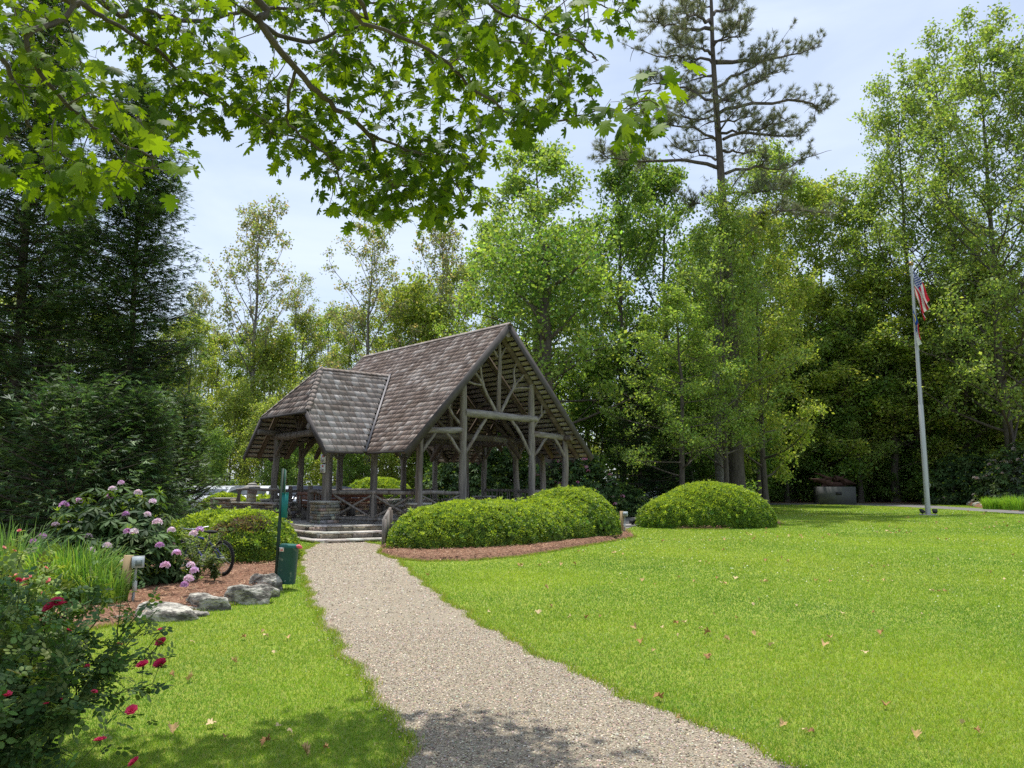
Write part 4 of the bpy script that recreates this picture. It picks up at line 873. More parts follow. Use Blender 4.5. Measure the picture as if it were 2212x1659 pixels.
# ---- the big white pine, branch by branch
def pine():
    r = np.random.default_rng(31); Y0 = 42; tk = MB(); nd = MB()
    C2 = lambda x, y: (1296+x*.4167, y*.4167)
    def W(x, y, dy=0): px, py = C2(x, y); return np.array(at(px, py, Y0+dy))
    tr = [at(1590, 1000, Y0), at(1585, 800, Y0), at(1573, 600, Y0), at(1561, 440, Y0), at(1552, 300, Y0), at(1545, 200, Y0), at(1539, 100, Y0), at(1537, 20, Y0), at(1534, -60, Y0), at(1532, -150, Y0)]
    b0 = Vector((tr[0].x+.05, Y0, -.1)); T = np.array([b0]+tr); rd = np.array([.46, .42, .34, .28, .235, .19, .155, .125, .10, .07, .03])
    tube(tk, T, rd, 14, jit=.04, rng=r)
    B = [[(600, 322), (720, 320), (850, 300), (1000, 285), (1150, 240)], [(615, 450), (700, 390), (850, 320), (950, 200)], [(620, 585), (720, 550), (920, 530), (1100, 525), (1112, 570), (1170, 565)],
         [(630, 690), (740, 685), (870, 660), (975, 610)], [(640, 722), (760, 690), (900, 695), (1000, 715), (1060, 680)], [(650, 900), (810, 855), (840, 872), (1000, 860), (1130, 800)], [(610, 870), (450, 835), (250, 822), (100, 830), (20, 800)],
         [(600, 725), (500, 670), (380, 655), (290, 640)], [(590, 520), (450, 460), (340, 435), (220, 440)], [(585, 330), (480, 290), (330, 300), (160, 250)], [(585, 405), (490, 370), (450, 330)], [(575, 150), (450, 150), (350, 130), (260, 110)], [(575, 120), (500, 75), (400, 60)],
         [(590, 240), (660, 180), (730, 110)], [(585, 215), (700, 190), (785, 120)], [(610, 530), (740, 460), (850, 400), (945, 360)], [(690, 1140), (850, 1100), (1000, 1090), (1220, 1100)], [(670, 1000), (850, 990), (975, 985)],
         [(595, 600), (520, 620), (380, 600), (300, 560)], [(580, 60), (650, 60), (700, 30)], [(580, 40), (500, 10), (440, -10)], [(600, 640), (700, 620), (790, 600)], [(590, 460), (500, 500), (400, 560)], [(640, 780), (720, 790), (810, 790)], [(600, 830), (500, 790), (380, 760)], [(575, -20), (650, -60), (720, -90)], [(575, -60), (480, -100), (400, -110)],
         [(585, 280), (510, 250), (400, 220)], [(600, 500), (660, 520), (730, 540)], [(680, 1060), (560, 1040), (460, 1060)]]
    PT, DT = [], []
    for bi, pts in enumerate(B):
        dy = r.normal(0, 1.6); m_ = len(pts); P = np.array([W(x, y, dy*i/(m_-1)*2) for i, (x, y) in enumerate(pts)])
        # resample
        k = 12; s = np.linspace(0, m_-1, k); i0 = np.minimum(s.astype(int), m_-2); P = P[i0]+(P[i0+1]-P[i0])*(s-i0)[:, None]; P[1:-1] += r.normal(0, .06, (k-2, 3)); L = np.linalg.norm(P[-1]-P[0])
        rr = .045+.009*L; tube(tk, P, np.linspace(rr, .02, k), 6)
        for j in range(int(9+L*3.2)):
            q = r.uniform(.22, 1)*(k-1); q0 = int(min(q, k-2)); p = P[q0]+(P[q0+1]-P[q0])*(q-q0); dd = P[q0+1]-P[q0]; dd /= np.linalg.norm(dd)
            d2 = dd*.8+np.array([0, r.normal(0, .9), r.uniform(-.1, .7)])+r.normal(0, .25, 3); L2 = r.uniform(.5, 1.5); Q = curve(p, d2, L2, 4, r, .25, .12); tube(tk, Q, np.linspace(.022, .008, 4), 4, cap=False)
            if r.random() < .22: continue
            for u in range(5):
                s_ = r.uniform(.3, 1)*3; s0 = int(min(s_, 2)); p2 = Q[s0]+(Q[s0+1]-Q[s0])*(s_-s0); d3 = (Q[s0+1]-Q[s0])+r.normal(0, .3, 3)+[0, 0, .1]; d3 /= np.linalg.norm(d3); e = p2+d3*r.uniform(.12, .4); tube(tk, [p2, e], [.009, .006], 3, cap=False)
                for v in range(3): PT.append(p2+(e-p2)*r.random()); DT.append(d3)
    # back/front branches that fill the volume
    for j in range(16):
        z = r.uniform(11, 33); a = r.choice([pi/2, -pi/2])+r.normal(0, .5); c = np.array([np.interp(z, T[:, 2], T[:, 0]), Y0, z]); P = curve(c, (cos(a), sin(a), .25), r.uniform(2, 4.2), 6, r, 0, .1); tube(tk, P, np.linspace(.07, .015, 6), 5)
        for q in range(16):
            s = r.uniform(1.5, 5); s0 = int(min(s, 4)); p2 = P[s0]+(P[s0+1]-P[s0])*(s-s0)+r.normal(0, .35, 3)
            for v in range(3): PT.append(p2+r.normal(0, .15, 3)); DT.append(randdir(r, 1)[0]+[0, 0, .3])
    P = np.array(PT); D = np.array(DT); rep = 12; n = len(P)*rep; P = np.repeat(P, rep, 0); D = np.repeat(D, rep, 0)
    D = D/np.linalg.norm(D, axis=1)[:, None]+r.normal(0, .65, (n, 3)); 
    tv = np.array([[-.035, 0, 0], [.035, 0, 0], [0, 1, 0]]); 
    scatter(nd, tv, np.array([[0, 1, 2]]), P+r.normal(0, .03, (n, 3)), rot_from(D, randdir(r, n)), .27*r.uniform(.6, 1.2, n), pal(r, n, [(.19, .22, .13), (.13, .165, .09), (.25, .27, .17), (.24, .21, .13)], .2))
    root = thing('pine_tree', 'huge old pine with long level branches towering over the other trees', 'pine', (0, 0, 0)); root.location = (b0.x, Y0, 0)
    for nme, mb, m_ in (('trunk', tk, 'bark'), ('crown', nd, 'needle')):
        o = mb.build(nme, M[m_], root, smooth=nme == 'trunk'); o.matrix_parent_inverse = Matrix.Translation((-b0.x, -Y0, 0))
pine()
# bare looking trunks in front of the woods
def snag(px, Y, rad, H, label, bark='bark', lean=0):
    r = np.random.default_rng(int(px)); mb = MB(); P = curve((0, 0, -.1), (lean, 0, 1), H, 12, r, 0, .015); tube(mb, P, np.linspace(rad*1.15, rad*.55, 12), 12, jit=.04, rng=r)
    root = thing('tree_trunk', label, 'tree', (gx(px, Y), Y, 0)); mb.build('trunk', M[bark], root, smooth=True)
    mb = MB()
    for i in range(9):
        z = H*r.uniform(.55, .97); a = r.uniform(0, 6.28); c = P[np.argmin(abs(P[:, 2]-z))]; tube(mb, curve(c, (cos(a), sin(a), .6), r.uniform(1.5, 3), 6, r, .2, .1), np.linspace(rad*.35, .02, 6), 6)
    mb.build('limb', M[bark], root, smooth=True)
    lf = MB(); n = 5200; c = np.array([0, 0, H*.88]); Q = r.normal(0, 1, (n, 3))*[1.5, 1.5, H*.09]+c
    scatter(lf, *LEAF4, Q, rot_from(randdir(r, n), randdir(r, n)*.7+[0, 0, .8]), .2*r.uniform(.6, 1.3, n), pal(r, n, GREEN, .2)); lf.build('crown', M['leaf'], root)
snag(1559, 43.5, .24, 15, 'pale grey trunk standing just left of the big pine trunk', 'greybark')
snag(1180, 35.5, .36, 13, 'thick dark trunk standing just beyond the right gable post', 'bark')
snag(1165, 41, .26, 14, 'dark straight trunk behind the upper right roof edge')
# ------------------------------------------------------------------ the oak whose branches hang over the camera
def oak():
    r = np.random.default_rng(41); tk = MB(); lf = MB(); tw = MB()
    base = np.array([-4.6, -2.2, 0.]); crotch = base+[.25, .25, 4.3]
    tube(tk, [base+[0, 0, -.1], base+[.02, 0, .4], base+[.1, .1, 2], crotch, crotch+[.1, .1, 2.2], crotch+[-.2, -.2, 5]], [.42, .33, .29, .26, .19, .08], 16, jit=.03, rng=r)
    net = []   # nodes of the branch network
    def limb(px, r0, r1, start=None):
        P = [np.array(at(a, b, Y)) for a, b, Y in px]
        if start is not None: P = [start, start+(P[0]-start)*.5+[0, 0, .35]]+P
        P = np.array(P); m_ = len(P); k = m_*5; s = np.linspace(0, m_-1, k); i0 = np.minimum(s.astype(int), m_-2); f = (s-i0)[:, None]
        # catmull-rom
        A = P[np.maximum(i0-1, 0)]; B = P[i0]; C = P[i0+1]; D = P[np.minimum(i0+2, m_-1)]
        Q = .5*((2*B)+(-A+C)*f+(2*A-5*B+4*C-D)*f**2+(-A+3*B-3*C+D)*f**3); Q[1:-1] += r.normal(0, .008, (k-2, 3))
        tube(tk, Q, np.linspace(r0, r1, k), 8, jit=.04, rng=r); net.extend(Q[8 if start is not None else 0:]); return Q
    limb([(500, -60, 4.4), (560, 50, 4.6), (640, 150, 4.9), (720, 228, 5.2), (790, 290, 5.5), (830, 370, 5.8), (850, 400, 6.0)], .030, .012, crotch)
    limb([(60, -70, 4.6), (180, 10, 4.8), (260, 60, 5.0), (350, 115, 5.3), (420, 190, 5.6), (540, 255, 6.0), (660, 300, 6.4)], .025, .006, crotch+[0, 0, .4])
    limb([(730, -60, 4.2), (760, 30, 4.5), (860, 75, 4.6), (960, 130, 4.6), (1020, 190, 4.7), (1130, 255, 4.8), (1200, 262, 4.6), (1300, 240, 4.5)], .018, .005, crotch+[.1, .1, .9])
    limb([(180, -30, 5.2), (300, 18, 5.3), (420, 45, 5.6), (560, 20, 6.0), (700, 18, 6.6), (820, 5, 7)], .028, .010, crotch+[0, 0, .7])
    limb([(520, 20, 5.2), (640, 90, 5.6), (760, 60, 6.0), (860, 50, 6.4), (960, 30, 6.8)], .02, .008)
    limb([(790, 290, 5.5), (900, 330, 5.7), (960, 360, 5.9), (1010, 440, 6.1)], .012, .005)
    limb([(850, 400, 6.0), (960, 395, 6.2), (1040, 330, 6.0)], .011, .005)
    limb([(640, 150, 4.9), (620, 260, 5.2), (700, 330, 5.4), (740, 400, 5.6)], .012, .005)
    limb([(100, -80, 4.0), (60, 80, 4.0), (120, 200, 4.2), (230, 290, 4.4), (330, 340, 4.5)], .025, .006, crotch+[-.1, 0, .2])
    limb([(-80, 40, 4.4), (20, 150, 4.6), (60, 260, 4.8), (140, 340, 5.0)], .02, .006)
    limb([(1000, -60, 4.4), (1130, 40, 4.6), (1250, 90, 4.8), (1290, 130, 4.8)], .014, .005, crotch+[.2, .1, 1.3])
    limb([(1100, -80, 5.6), (1200, -20, 5.8), (1320, 20, 6.0)], .012, .005)
    # leaf clusters: region polygons in photo coordinates, each with its own distance
    reg = [([(-60, -60), (95, -60), (95, 40), (200, 140), (230, 205), (300, 235), (385, 330), (370, 375), (300, 410), (150, 425), (60, 390), (-60, 330)], 3.9, 5.4, 100),
           ([(100, -60), (560, -60), (560, 60), (470, 130), (330, 60), (200, 70), (110, 25)], 4.6, 6.5, 62),
           ([(260, 70), (470, 90), (620, 170), (600, 290), (540, 270), (450, 250), (465, 300), (400, 230), (330, 180)], 5.2, 6.6, 62),
           ([(560, -60), (960, -60), (1000, 100), (960, 230), (820, 300), (690, 190), (600, 90)], 4.8, 7.4, 150),
           ([(940, -60), (1210, -60), (1290, 60), (1310, 130), (1260, 190), (1200, 235), (1060, 270), (960, 230)], 4.2, 5.8, 85),
           ([(520, 190), (660, 190), (760, 300), (700, 345), (590, 350), (560, 320)], 5.2, 6.4, 36),
           ([(690, 350), (800, 300), (900, 300), (1040, 260), (1060, 310), (1030, 380), (1000, 410), (1015, 455), (950, 490), (900, 470), (860, 400), (870, 470), (780, 480), (690, 465)], 5.4, 6.6, 105),
           ([(1260, -60), (1370, -60), (1385, 0), (1330, 60), (1290, 20)], 5.2, 6.2, 14),
           ([(1230, 225), (1330, 190), (1420, 215), (1430, 270), (1380, 290), (1340, 250), (1250, 245)], 4.2, 4.7, 9), ([(1060, 240), (1240, 225), (1230, 275), (1120, 280)], 4.5, 5.2, 12),
           ([(60, 380), (240, 400), (180, 425), (90, 420)], 5.0, 5.6, 10), ([(300, 240), (450, 230), (400, 300), (330, 300)], 5.2, 6.0, 16)]
    LP, LD, LS, LC = [], [], [], []
    def cluster(c, big=1.0, nl=None):
        nonlocal net
        A = np.array(net); d = np.linalg.norm(A-c, axis=1)+np.maximum(0, c[2]-A[:, 2])*.4; i = int(np.argmin(d)); p0 = A[i]; v = c-p0; L = np.linalg.norm(v)
        if L > .04:
            mid = p0+v*.5+r.normal(0, .10*L, 3)+[0, 0, .08*L]; P = np.array([p0, p0*.55+mid*.45+r.normal(0, .02*L, 3), mid, mid*.4+c*.6+r.normal(0, .02*L, 3), c])
            tube(tw, P, np.linspace(min(.0075, .0035+.003*L), .0022, 5), 5, cap=False)
            net.extend([P[1], P[2], P[3], P[4]])
        n = nl or int(r.integers(4, 8)); cl = r.normal(0, .12)
        tone = r.random()
        for _ in range(n):
            a = randdir(r, 1)[0]*[1, 1, .5]+v/(L+.01)*.5; a /= np.linalg.norm(a); pet = r.uniform(.03, .08); b = c+r.normal(0, .06, 3)
            q = b+a*pet; tube(tw, [b, q], [.0016, .0012], 3, cap=False)
            d_ = a*.7+np.array([0, 0, -.65])+r.normal(0, .25, 3); LP.append(q); LD.append(d_); LS.append(.100*big*r.uniform(.6, 1.3))
            c0 = np.array([.06, .12, .011]) if r.random() < .5 else np.array([.13, .215, .018]); LC.append(np.clip(c0*(1+cl+r.normal(0, .12)), .01, 1))  # half the leaves a brighter green, backlight put into their colour
    cs = []
    for poly, y0, y1, n in reg:
        n = int(n*1.12)
        xs = [p[0] for p in poly]; ys = [p[1] for p in poly]; k = 0
        while k < n:
            p = np.array([[r.uniform(min(xs), max(xs)), r.uniform(min(ys), max(ys))]])
            if inpoly(p, poly)[0]: cs.append(np.array(at(p[0, 0], p[0, 1]-6, r.uniform(y0, y1)))); k += 1
    A = np.array(net); cs.sort(key=lambda c: np.min(np.linalg.norm(A-c, axis=1)))
    for c in cs: cluster(c)
    for a, b, Y in [(1400, 195, 3.9), (1385, 235, 3.7), (1345, 240, 3.8), (1425, 230, 3.8)]: cluster(np.array(at(a, b, Y)), 1.25, 4)
    # the rest of the crown, above and behind the picture
    net = list(A); 
    for a in range(11):
        an = a*2.4; P = curve(crotch+[0, 0, r.uniform(0, 4)], (cos(an), sin(an)*.8-.1, .5), r.uniform(3.5, 5.5), 8, r, .2, .1)
        if P[-1][1] > 3.6: continue
        tube(tk, P, np.linspace(.09, .02, 8), 7); net.extend(P[2:])
    k = 0
    while k < 230:
        c = np.array([r.normal(-3.6, 3.2), r.normal(-1.6, 2.6), r.uniform(4.6, 10.2)])
        el = math.atan2(c[2]-1.6, max(.1, c[1]))
        if c[1] > 0 and el < radians(37): continue
        cluster(c, 1.5, 8); k += 1
    # a few shade-giving clusters just above the frame
    for px, sy in [(700, 4.6), (760, 4.9), (820, 5.0), (640, 5.3), (740, 5.5), (800, 5.4), (690, 5.2), (1180, 4.6), (1250, 4.4), (1100, 4.7), (1330, 4.5), (980, 4.6), (1040, 4.4), (620, 4.8), (580, 5.0), (660, 4.4), (1210, 4.8), (560, 4.5), (500, 4.7)]:
        x = (px-CX)/FX*sy; z = 6.6+r.uniform(-.2, .5); t = z/SUN_DIR.z; cluster(np.array([x+SUN_DIR.x*t, sy+SUN_DIR.y*t-.0, z])+r.normal(0, .18, 3), 1.2, 8)
        cluster(np.array([x+SUN_DIR.x*t, sy+SUN_DIR.y*t-.0, z])+r.normal(0, .28, 3), 1.2, 8)
    n = len(LP); D = np.array(LD); nr = randdir(r, n)*.55+[0, 0, 1.]+np.array([0, -.25, 0])
    S = np.array(LS); S3 = np.column_stack([S*r.uniform(.8, 1.1, n), S, S*r.uniform(.3, 1.8, n)])
    scatter(lf, *OAK, np.array(LP), rot_from(D, nr), S3, np.array(LC))
    root = thing('oak_tree', 'oak whose leafy lobed branches hang across the top of the picture', 'oak tree', tuple(base)); inv = Matrix.Translation(tuple(-base))
    for nme, mb, m_, sm in (('trunk', tk, 'bark', True), ('twigs', tw, 'bark', False), ('crown', lf, 'oakleaf', False)):
        o = mb.build(nme, M[m_], root, smooth=sm); o.matrix_parent_inverse = inv
oak()
# ------------------------------------------------------------------ hedges: rounded clipped mounds of small leaves
def hedge(name, label, cat, lobes, n, cols, wts=None, ls=.045, group=None, seed=0, dead=None, core=.9):
    """lobes: list of (cx, cy, rx, ry, h, rz) half-superellipsoids standing on the ground"""
    r = np.random.default_rng(seed); lf = MB(); cr = MB(); o0 = lobes[0]; org = np.array([o0[0], o0[1], 0])
    W_ = np.array([l[2]*l[3]+.7*(l[2]+l[3])*l[4] for l in lobes]); W_ /= W_.sum(); P, Nn = [], []
    def inside(Q, l, k=1.0):
        d = Q-np.array([l[0], l[1], 0]); c, s = cos(l[5]), sin(l[5]); x = (d[:, 0]*c+d[:, 1]*s)/(l[2]*k); y = (-d[:, 0]*s+d[:, 1]*c)/(l[3]*k); z = d[:, 2]/(l[4]*k); return np.abs(x)**2.3+np.abs(y)**2.3+np.abs(z)**2.3
    for li, l in enumerate(lobes):
        m_ = int(n*W_[li]); u = randdir(r, m_*2); u[:, 2] = np.abs(u[:, 2]); u = u[:m_]; rad = (np.abs(u)**2.3).sum(1)**(-1/2.3); u = u*rad[:, None]
        q = u*np.array([l[2], l[3], l[4]]); c, s = cos(l[5]), sin(l[5]); Q = np.stack([q[:, 0]*c-q[:, 1]*s+l[0], q[:, 0]*s+q[:, 1]*c+l[1], q[:, 2]], 1)
        g = u/np.array([l[2], l[3], l[4]]); g = np.stack([g[:, 0]*c-g[:, 1]*s, g[:, 0]*s+g[:, 1]*c, g[:, 2]], 1); g /= np.linalg.norm(g, axis=1)[:, None]
        keep = np.ones(len(Q), bool)
        for lj, l2 in enumerate(lobes):
            if lj != li: keep &= inside(Q, l2, .97) > 1
        # lumps
        b = .035*np.sin(Q[:, 0]*4.1+Q[:, 2]*3)*np.sin(Q[:, 1]*3.7+1)+.025*np.sin(Q[:, 0]*9+2)*np.sin(Q[:, 2]*8+Q[:, 1]*7)
        Q = Q+g*(b-r.exponential(.028, len(Q))+.02)[:, None]; P.append(Q[keep]); Nn.append(g[keep])
        c2 = [l[0]-org[0], l[1]-org[1], 0]; ellipsoid(cr, c2, (l[2]*core, l[3]*core, l[4]*core), 26, 14, (1, 1, 1), .02, r, l[5])
    P = np.concatenate(P); G = np.concatenate(Nn)
    def fld(Q):
        g = np.stack([inside(Q, l)**(1/2.3) for l in lobes], 1); return -np.log(np.exp(-9*(g-1)).sum(1))/9
    Ls = min(l[4] for l in lobes)
    for it in range(6):
        f0 = fld(P); gr = np.stack([(fld(P+np.eye(3)[k]*.01)-f0)/.01 for k in range(3)], 1); P = P-gr*(f0/np.maximum((gr**2).sum(1), .05))[:, None]*.8
    G = gr/np.linalg.norm(gr, axis=1)[:, None]; P[:, 2] = np.maximum(P[:, 2], .04)
    P = P+G*(.03*np.sin(P[:, 0]*3.1+P[:, 2]*3)*np.sin(P[:, 1]*3.7+1)+.02*np.sin(P[:, 0]*9+2)*np.sin(P[:, 2]*8+P[:, 1]*7)-r.exponential(.03, len(P))+.03+.09*(r.random(len(P)) < .01))[:, None]
    hole = np.sin(P[:, 0]*5.3+P[:, 2]*7)*np.sin(P[:, 0]*2.1-P[:, 2]*4.7+P[:, 1]*5)+r.normal(0, .35, len(P)); kp = (hole > -.95) & ((P[:, 2] > .12) | (r.random(len(P)) < .45)); P, G = P[kp], G[kp]; n = len(P)
    # whorl of five leaves
    tv, tf = [], []
    for i in range(5):
        a = i*2*pi/5; up = .9; dx, dy = cos(a), sin(a); L = 1.0
        o = len(tv); tv += [[0, 0, 0], [dx*.5-dy*.26, dy*.5+dx*.26, .42], [dx*.9, dy*.9, .75], [dx*.5+dy*.26, dy*.5-dx*.26, .42]]; tf += [[o, o+1, o+2, o+3]]
    D = G+r.normal(0, .35, (n, 3)); R = rot_from(np.cross(D, randdir(r, n)), D)
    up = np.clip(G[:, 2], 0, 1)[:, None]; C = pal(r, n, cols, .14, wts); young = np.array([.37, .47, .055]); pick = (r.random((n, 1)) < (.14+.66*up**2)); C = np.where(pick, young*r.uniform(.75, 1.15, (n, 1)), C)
    if dead:
        for (dx, dy, dz, dr) in dead:
            d = np.linalg.norm((P-[dx, dy, dz])*[1, 1, 1.3], axis=1); k = d < dr*r.uniform(.5, 1.1, n); C[k] = pal(r, k.sum(), [(.16, .11, .08), (.22, .17, .10), (.20, .24, .05)], .2)
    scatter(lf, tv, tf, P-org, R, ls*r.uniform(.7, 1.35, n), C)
    root = thing(name, label, cat, tuple(org), 0, group); cr.build('branches', M['core'], root, smooth=True); lf.build('foliage', M['shrub'], root); return root
HC = [(.14, .24, .04), (.20, .31, .045), (.085, .155, .03)]
def lobe(pxl, pxr, pybase, Yc, top, ry, rz=0):
    xl, xr = gx(pxl, Yc), gx(pxr, Yc); h = at((pxl+pxr)/2, top, Yc).z; return ((xl+xr)/2, Yc, (xr-xl)/2, ry, h, rz)
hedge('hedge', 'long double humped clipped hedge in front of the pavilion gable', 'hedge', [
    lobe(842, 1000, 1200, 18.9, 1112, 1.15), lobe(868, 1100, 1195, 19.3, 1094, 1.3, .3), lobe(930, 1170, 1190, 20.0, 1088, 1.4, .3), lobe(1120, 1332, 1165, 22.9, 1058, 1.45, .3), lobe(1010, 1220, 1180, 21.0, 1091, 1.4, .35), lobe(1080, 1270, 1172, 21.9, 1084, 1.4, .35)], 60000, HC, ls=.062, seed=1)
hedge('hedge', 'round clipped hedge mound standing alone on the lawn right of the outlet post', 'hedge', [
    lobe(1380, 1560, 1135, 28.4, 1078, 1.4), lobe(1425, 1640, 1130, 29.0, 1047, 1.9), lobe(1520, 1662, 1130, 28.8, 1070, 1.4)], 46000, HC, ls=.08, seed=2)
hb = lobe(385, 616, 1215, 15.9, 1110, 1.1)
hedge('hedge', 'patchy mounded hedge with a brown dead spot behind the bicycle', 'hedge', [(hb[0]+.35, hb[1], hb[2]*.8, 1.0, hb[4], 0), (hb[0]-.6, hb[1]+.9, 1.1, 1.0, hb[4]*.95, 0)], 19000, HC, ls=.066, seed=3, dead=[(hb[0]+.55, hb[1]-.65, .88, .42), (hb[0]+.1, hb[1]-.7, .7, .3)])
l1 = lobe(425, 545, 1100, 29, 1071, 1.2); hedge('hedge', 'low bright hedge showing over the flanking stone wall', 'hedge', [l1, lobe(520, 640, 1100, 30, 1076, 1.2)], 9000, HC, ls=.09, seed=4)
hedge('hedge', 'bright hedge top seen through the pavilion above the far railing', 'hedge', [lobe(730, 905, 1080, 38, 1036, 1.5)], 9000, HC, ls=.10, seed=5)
# ------------------------------------------------------------------ rhododendrons
def whorl_leaf(nl, L):
    tv, tf = [], []
    for i in range(nl):
        a = i*2*pi/nl+.2*(i % 2); dr = -.18-.25*(i % 2); dx, dy = cos(a), sin(a); o = len(tv)
        for (u, wv, z) in [(0.08, 0, 0), (.4, .13, dr*.3), (.75, .13, dr*.75), (1, 0, dr*1.3), (.75, -.13, dr*.75), (.4, -.13, dr*.3), (.55, 0, dr*.42)]: tv.append([dx*u-dy*wv, dy*u+dx*wv, z])
        for k in range(6): tf.append([o+k, o+(k+1) % 6, o+6])
    return np.array(tv)*L, np.array(tf)
def blossom(r, rad, col):
    mb = MB(); n = 18; d = randdir(r, n); d[:, 2] = np.abs(d[:, 2])*.9+.1; d /= np.linalg.norm(d, axis=1)[:, None]
    tv, tf = [], []
    for i in range(5):
        a = i*2*pi/5; dx, dy = cos(a), sin(a); o = len(tv); tv += [[0, 0, 0], [dx*.7-dy*.42, dy*.7+dx*.42, .55], [dx*1.15, dy*1.15, .6], [dx*.7+dy*.42, dy*.7-dx*.42, .55]]; tf += [[o, o+1, o+2, o+3]]
    R = rot_from(np.cross(d, randdir(r, n)), d); scatter(mb, tv, tf, d*rad*.62, R, rad*.5*r.uniform(.8, 1.2, n), pal(r, n, [col], .14)); return mb
def rhodo(label, c, rx, ry, h, nw, flowers, lsz, cols, fcols, seed, nf=30, lfcol=None, frad=.07):
    r = np.random.default_rng(seed); root = thing('rhododendron', label, 'shrub', c); st = MB(); lf = MB()
    u = randdir(r, nw*2); u[:, 2] = np.abs(u[:, 2]); u = u[:nw]; q = u*np.array([rx, ry, h])*r.uniform(.55, 1.04, (nw, 1))**.6; q[:, 2] = np.maximum(q[:, 2], .15)
    q += np.stack([.12*np.sin(q[:, 2]*5+q[:, 1]*3), .1*np.sin(q[:, 0]*6), .1*np.sin(q[:, 0]*5)*np.sin(q[:, 1]*4)], 1)
    tv, tf = whorl_leaf(8, 1.0); D = u*.55+[0, 0, .75]+r.normal(0, .25, (nw, 3)); C = pal(r, nw, cols, .16); S = lsz*r.uniform(.75, 1.25, nw)
    scatter(lf, tv, tf, q, rot_from(np.cross(D, randdir(r, nw)), D), S, C)
    nn = nw//3; k = r.choice(nw, nn); Dn = D[k]*[.6, .6, 1.5]; tn, tfn = whorl_leaf(6, 1.0); tn = tn*[.55, .55, 1]+[0, 0, .0]; tn[:, 2] = np.linalg.norm(tn[:, :2], axis=1)*1.1
    scatter(lf, tn, tfn, q[k]+D[k]*.02, rot_from(np.cross(Dn, randdir(r, nn)), Dn), lsz*.7*r.uniform(.7, 1.1, nn), pal(r, nn, [(.30, .42, .05), (.22, .34, .05)], .15))
    for i in range(46):
        e = q[r.integers(nw)]*.92; tube(st, [(r.normal(0, .1), r.normal(0, .08), 0), e*[.35, .35, .5]+r.normal(0, .05, 3), e], [.025, .015, .006], 5, cap=False)
    lf.build('foliage', M['glossleaf'], root); st.build('stems', M['bark'], root)
    for f in flowers:
        mb = blossom(r, frad*r.uniform(.85, 1.15), fcols[r.integers(len(fcols))]); o = mb.build('blossom', M['petal'], root); o.location = Vector(f)-Vector(c)
    fr = nf
    for i in range(fr):
        j = r.integers(nw); mb = blossom(r, frad*r.uniform(.6, .95), fcols[r.integers(len(fcols))]); o = mb.build('blossom', M['petal'], root); o.location = q[j]+D[j]/np.linalg.norm(D[j])*lsz*.35
RC = [(.05, .095, .03), (.07, .13, .04), (.10, .16, .05), (.035, .07, .025)]
fl = [at(a, b, Y) for a, b, Y in [(138, 1092, 12.2), (170, 1085, 12.1), (120, 1135, 11.6), (92, 1160, 11.2), (72, 1172, 11.1), (190, 1162, 11.3), (272, 1112, 11.6), (298, 1066, 12.0), (243, 1058, 12.2), (238, 1075, 12.0), (340, 1130, 11.5), (318, 1113, 11.6), (432, 1145, 11.6), (418, 1155, 11.5), (381, 1197, 10.9), (420, 1235, 10.7), (408, 1252, 10.6), (398, 1265, 10.5), (412, 1222, 10.8), (275, 1150, 11.2), (290, 1150, 11.1), (345, 1180, 11.0), (196, 1190, 10.9), (268, 1215, 10.9), (370, 1147, 11.4), (330, 1085, 11.8), (232, 1180, 10.9), (357, 1224, 10.8)]]
rhodo('big rhododendron in lilac and pale pink bloom between the tall grass and the bicycle', (gx(245, 12.1), 12.1, 0), 1.12, 1.1, 1.5, 900, fl, .165, RC, [(.60, .34, .58), (.72, .50, .68), (.82, .68, .76)], 51, nf=16, frad=.06)
rhodo('rhododendron with magenta pink blossoms behind the right eave of the pavilion', (gx(1238, 35.5), 35.5, 0), 2.4, 1.8, 3.0, 1500, [], .22, RC, [(.62, .25, .42), (.70, .38, .48)], 52, nf=70, frad=.12)
rhodo('pale flowered dark laurel bush at the right edge of the woods', (gx(2225, 52), 52, 0), 3.4, 2.2, 4.4, 1100, [], .30, RC+[(.10, .13, .09)], [(.60, .50, .46), (.68, .60, .55)], 53, nf=80, frad=.16)
rhodo('dark laurel shrub standing left of the pale flowered one behind the flagpole', (gx(2100, 57), 57, 0), 3.6, 2.0, 4.0, 1500, [], .30, RC, [(.5, .42, .4)], 54, nf=12, frad=.14)
rhodo('low dark leafy shrub behind the left end of the round hedge', (gx(1345, 37), 37, 0), 1.6, 1.1, 1.5, 900, [], .20, RC, [(.6, .3, .5)], 55, nf=6, frad=.09)
rhodo('dark evergreen shrub beyond the bench inside the pavilion', (gx(1040, 38.5), 38.5, 0), 3.3, 1.6, 3.6, 1700, [], .24, RC, [(.5, .3, .4)], 56, nf=0)
# green saplings at the woods' edge
for px, Y, top, lab in [(1925, 58.7, 1012, 'small bushy green sapling left of the flagpole foot'), (2025, 58.4, 1015, 'small bushy green sapling right behind the flagpole'), (1665, 58.5, 1000, 'small bushy green sapling right of the round hedge'), (1850, 58.9, 1020, 'small green sapling just right of the stone block')]:
    ptree('under', px, Y, top, lab, wide=1.3)
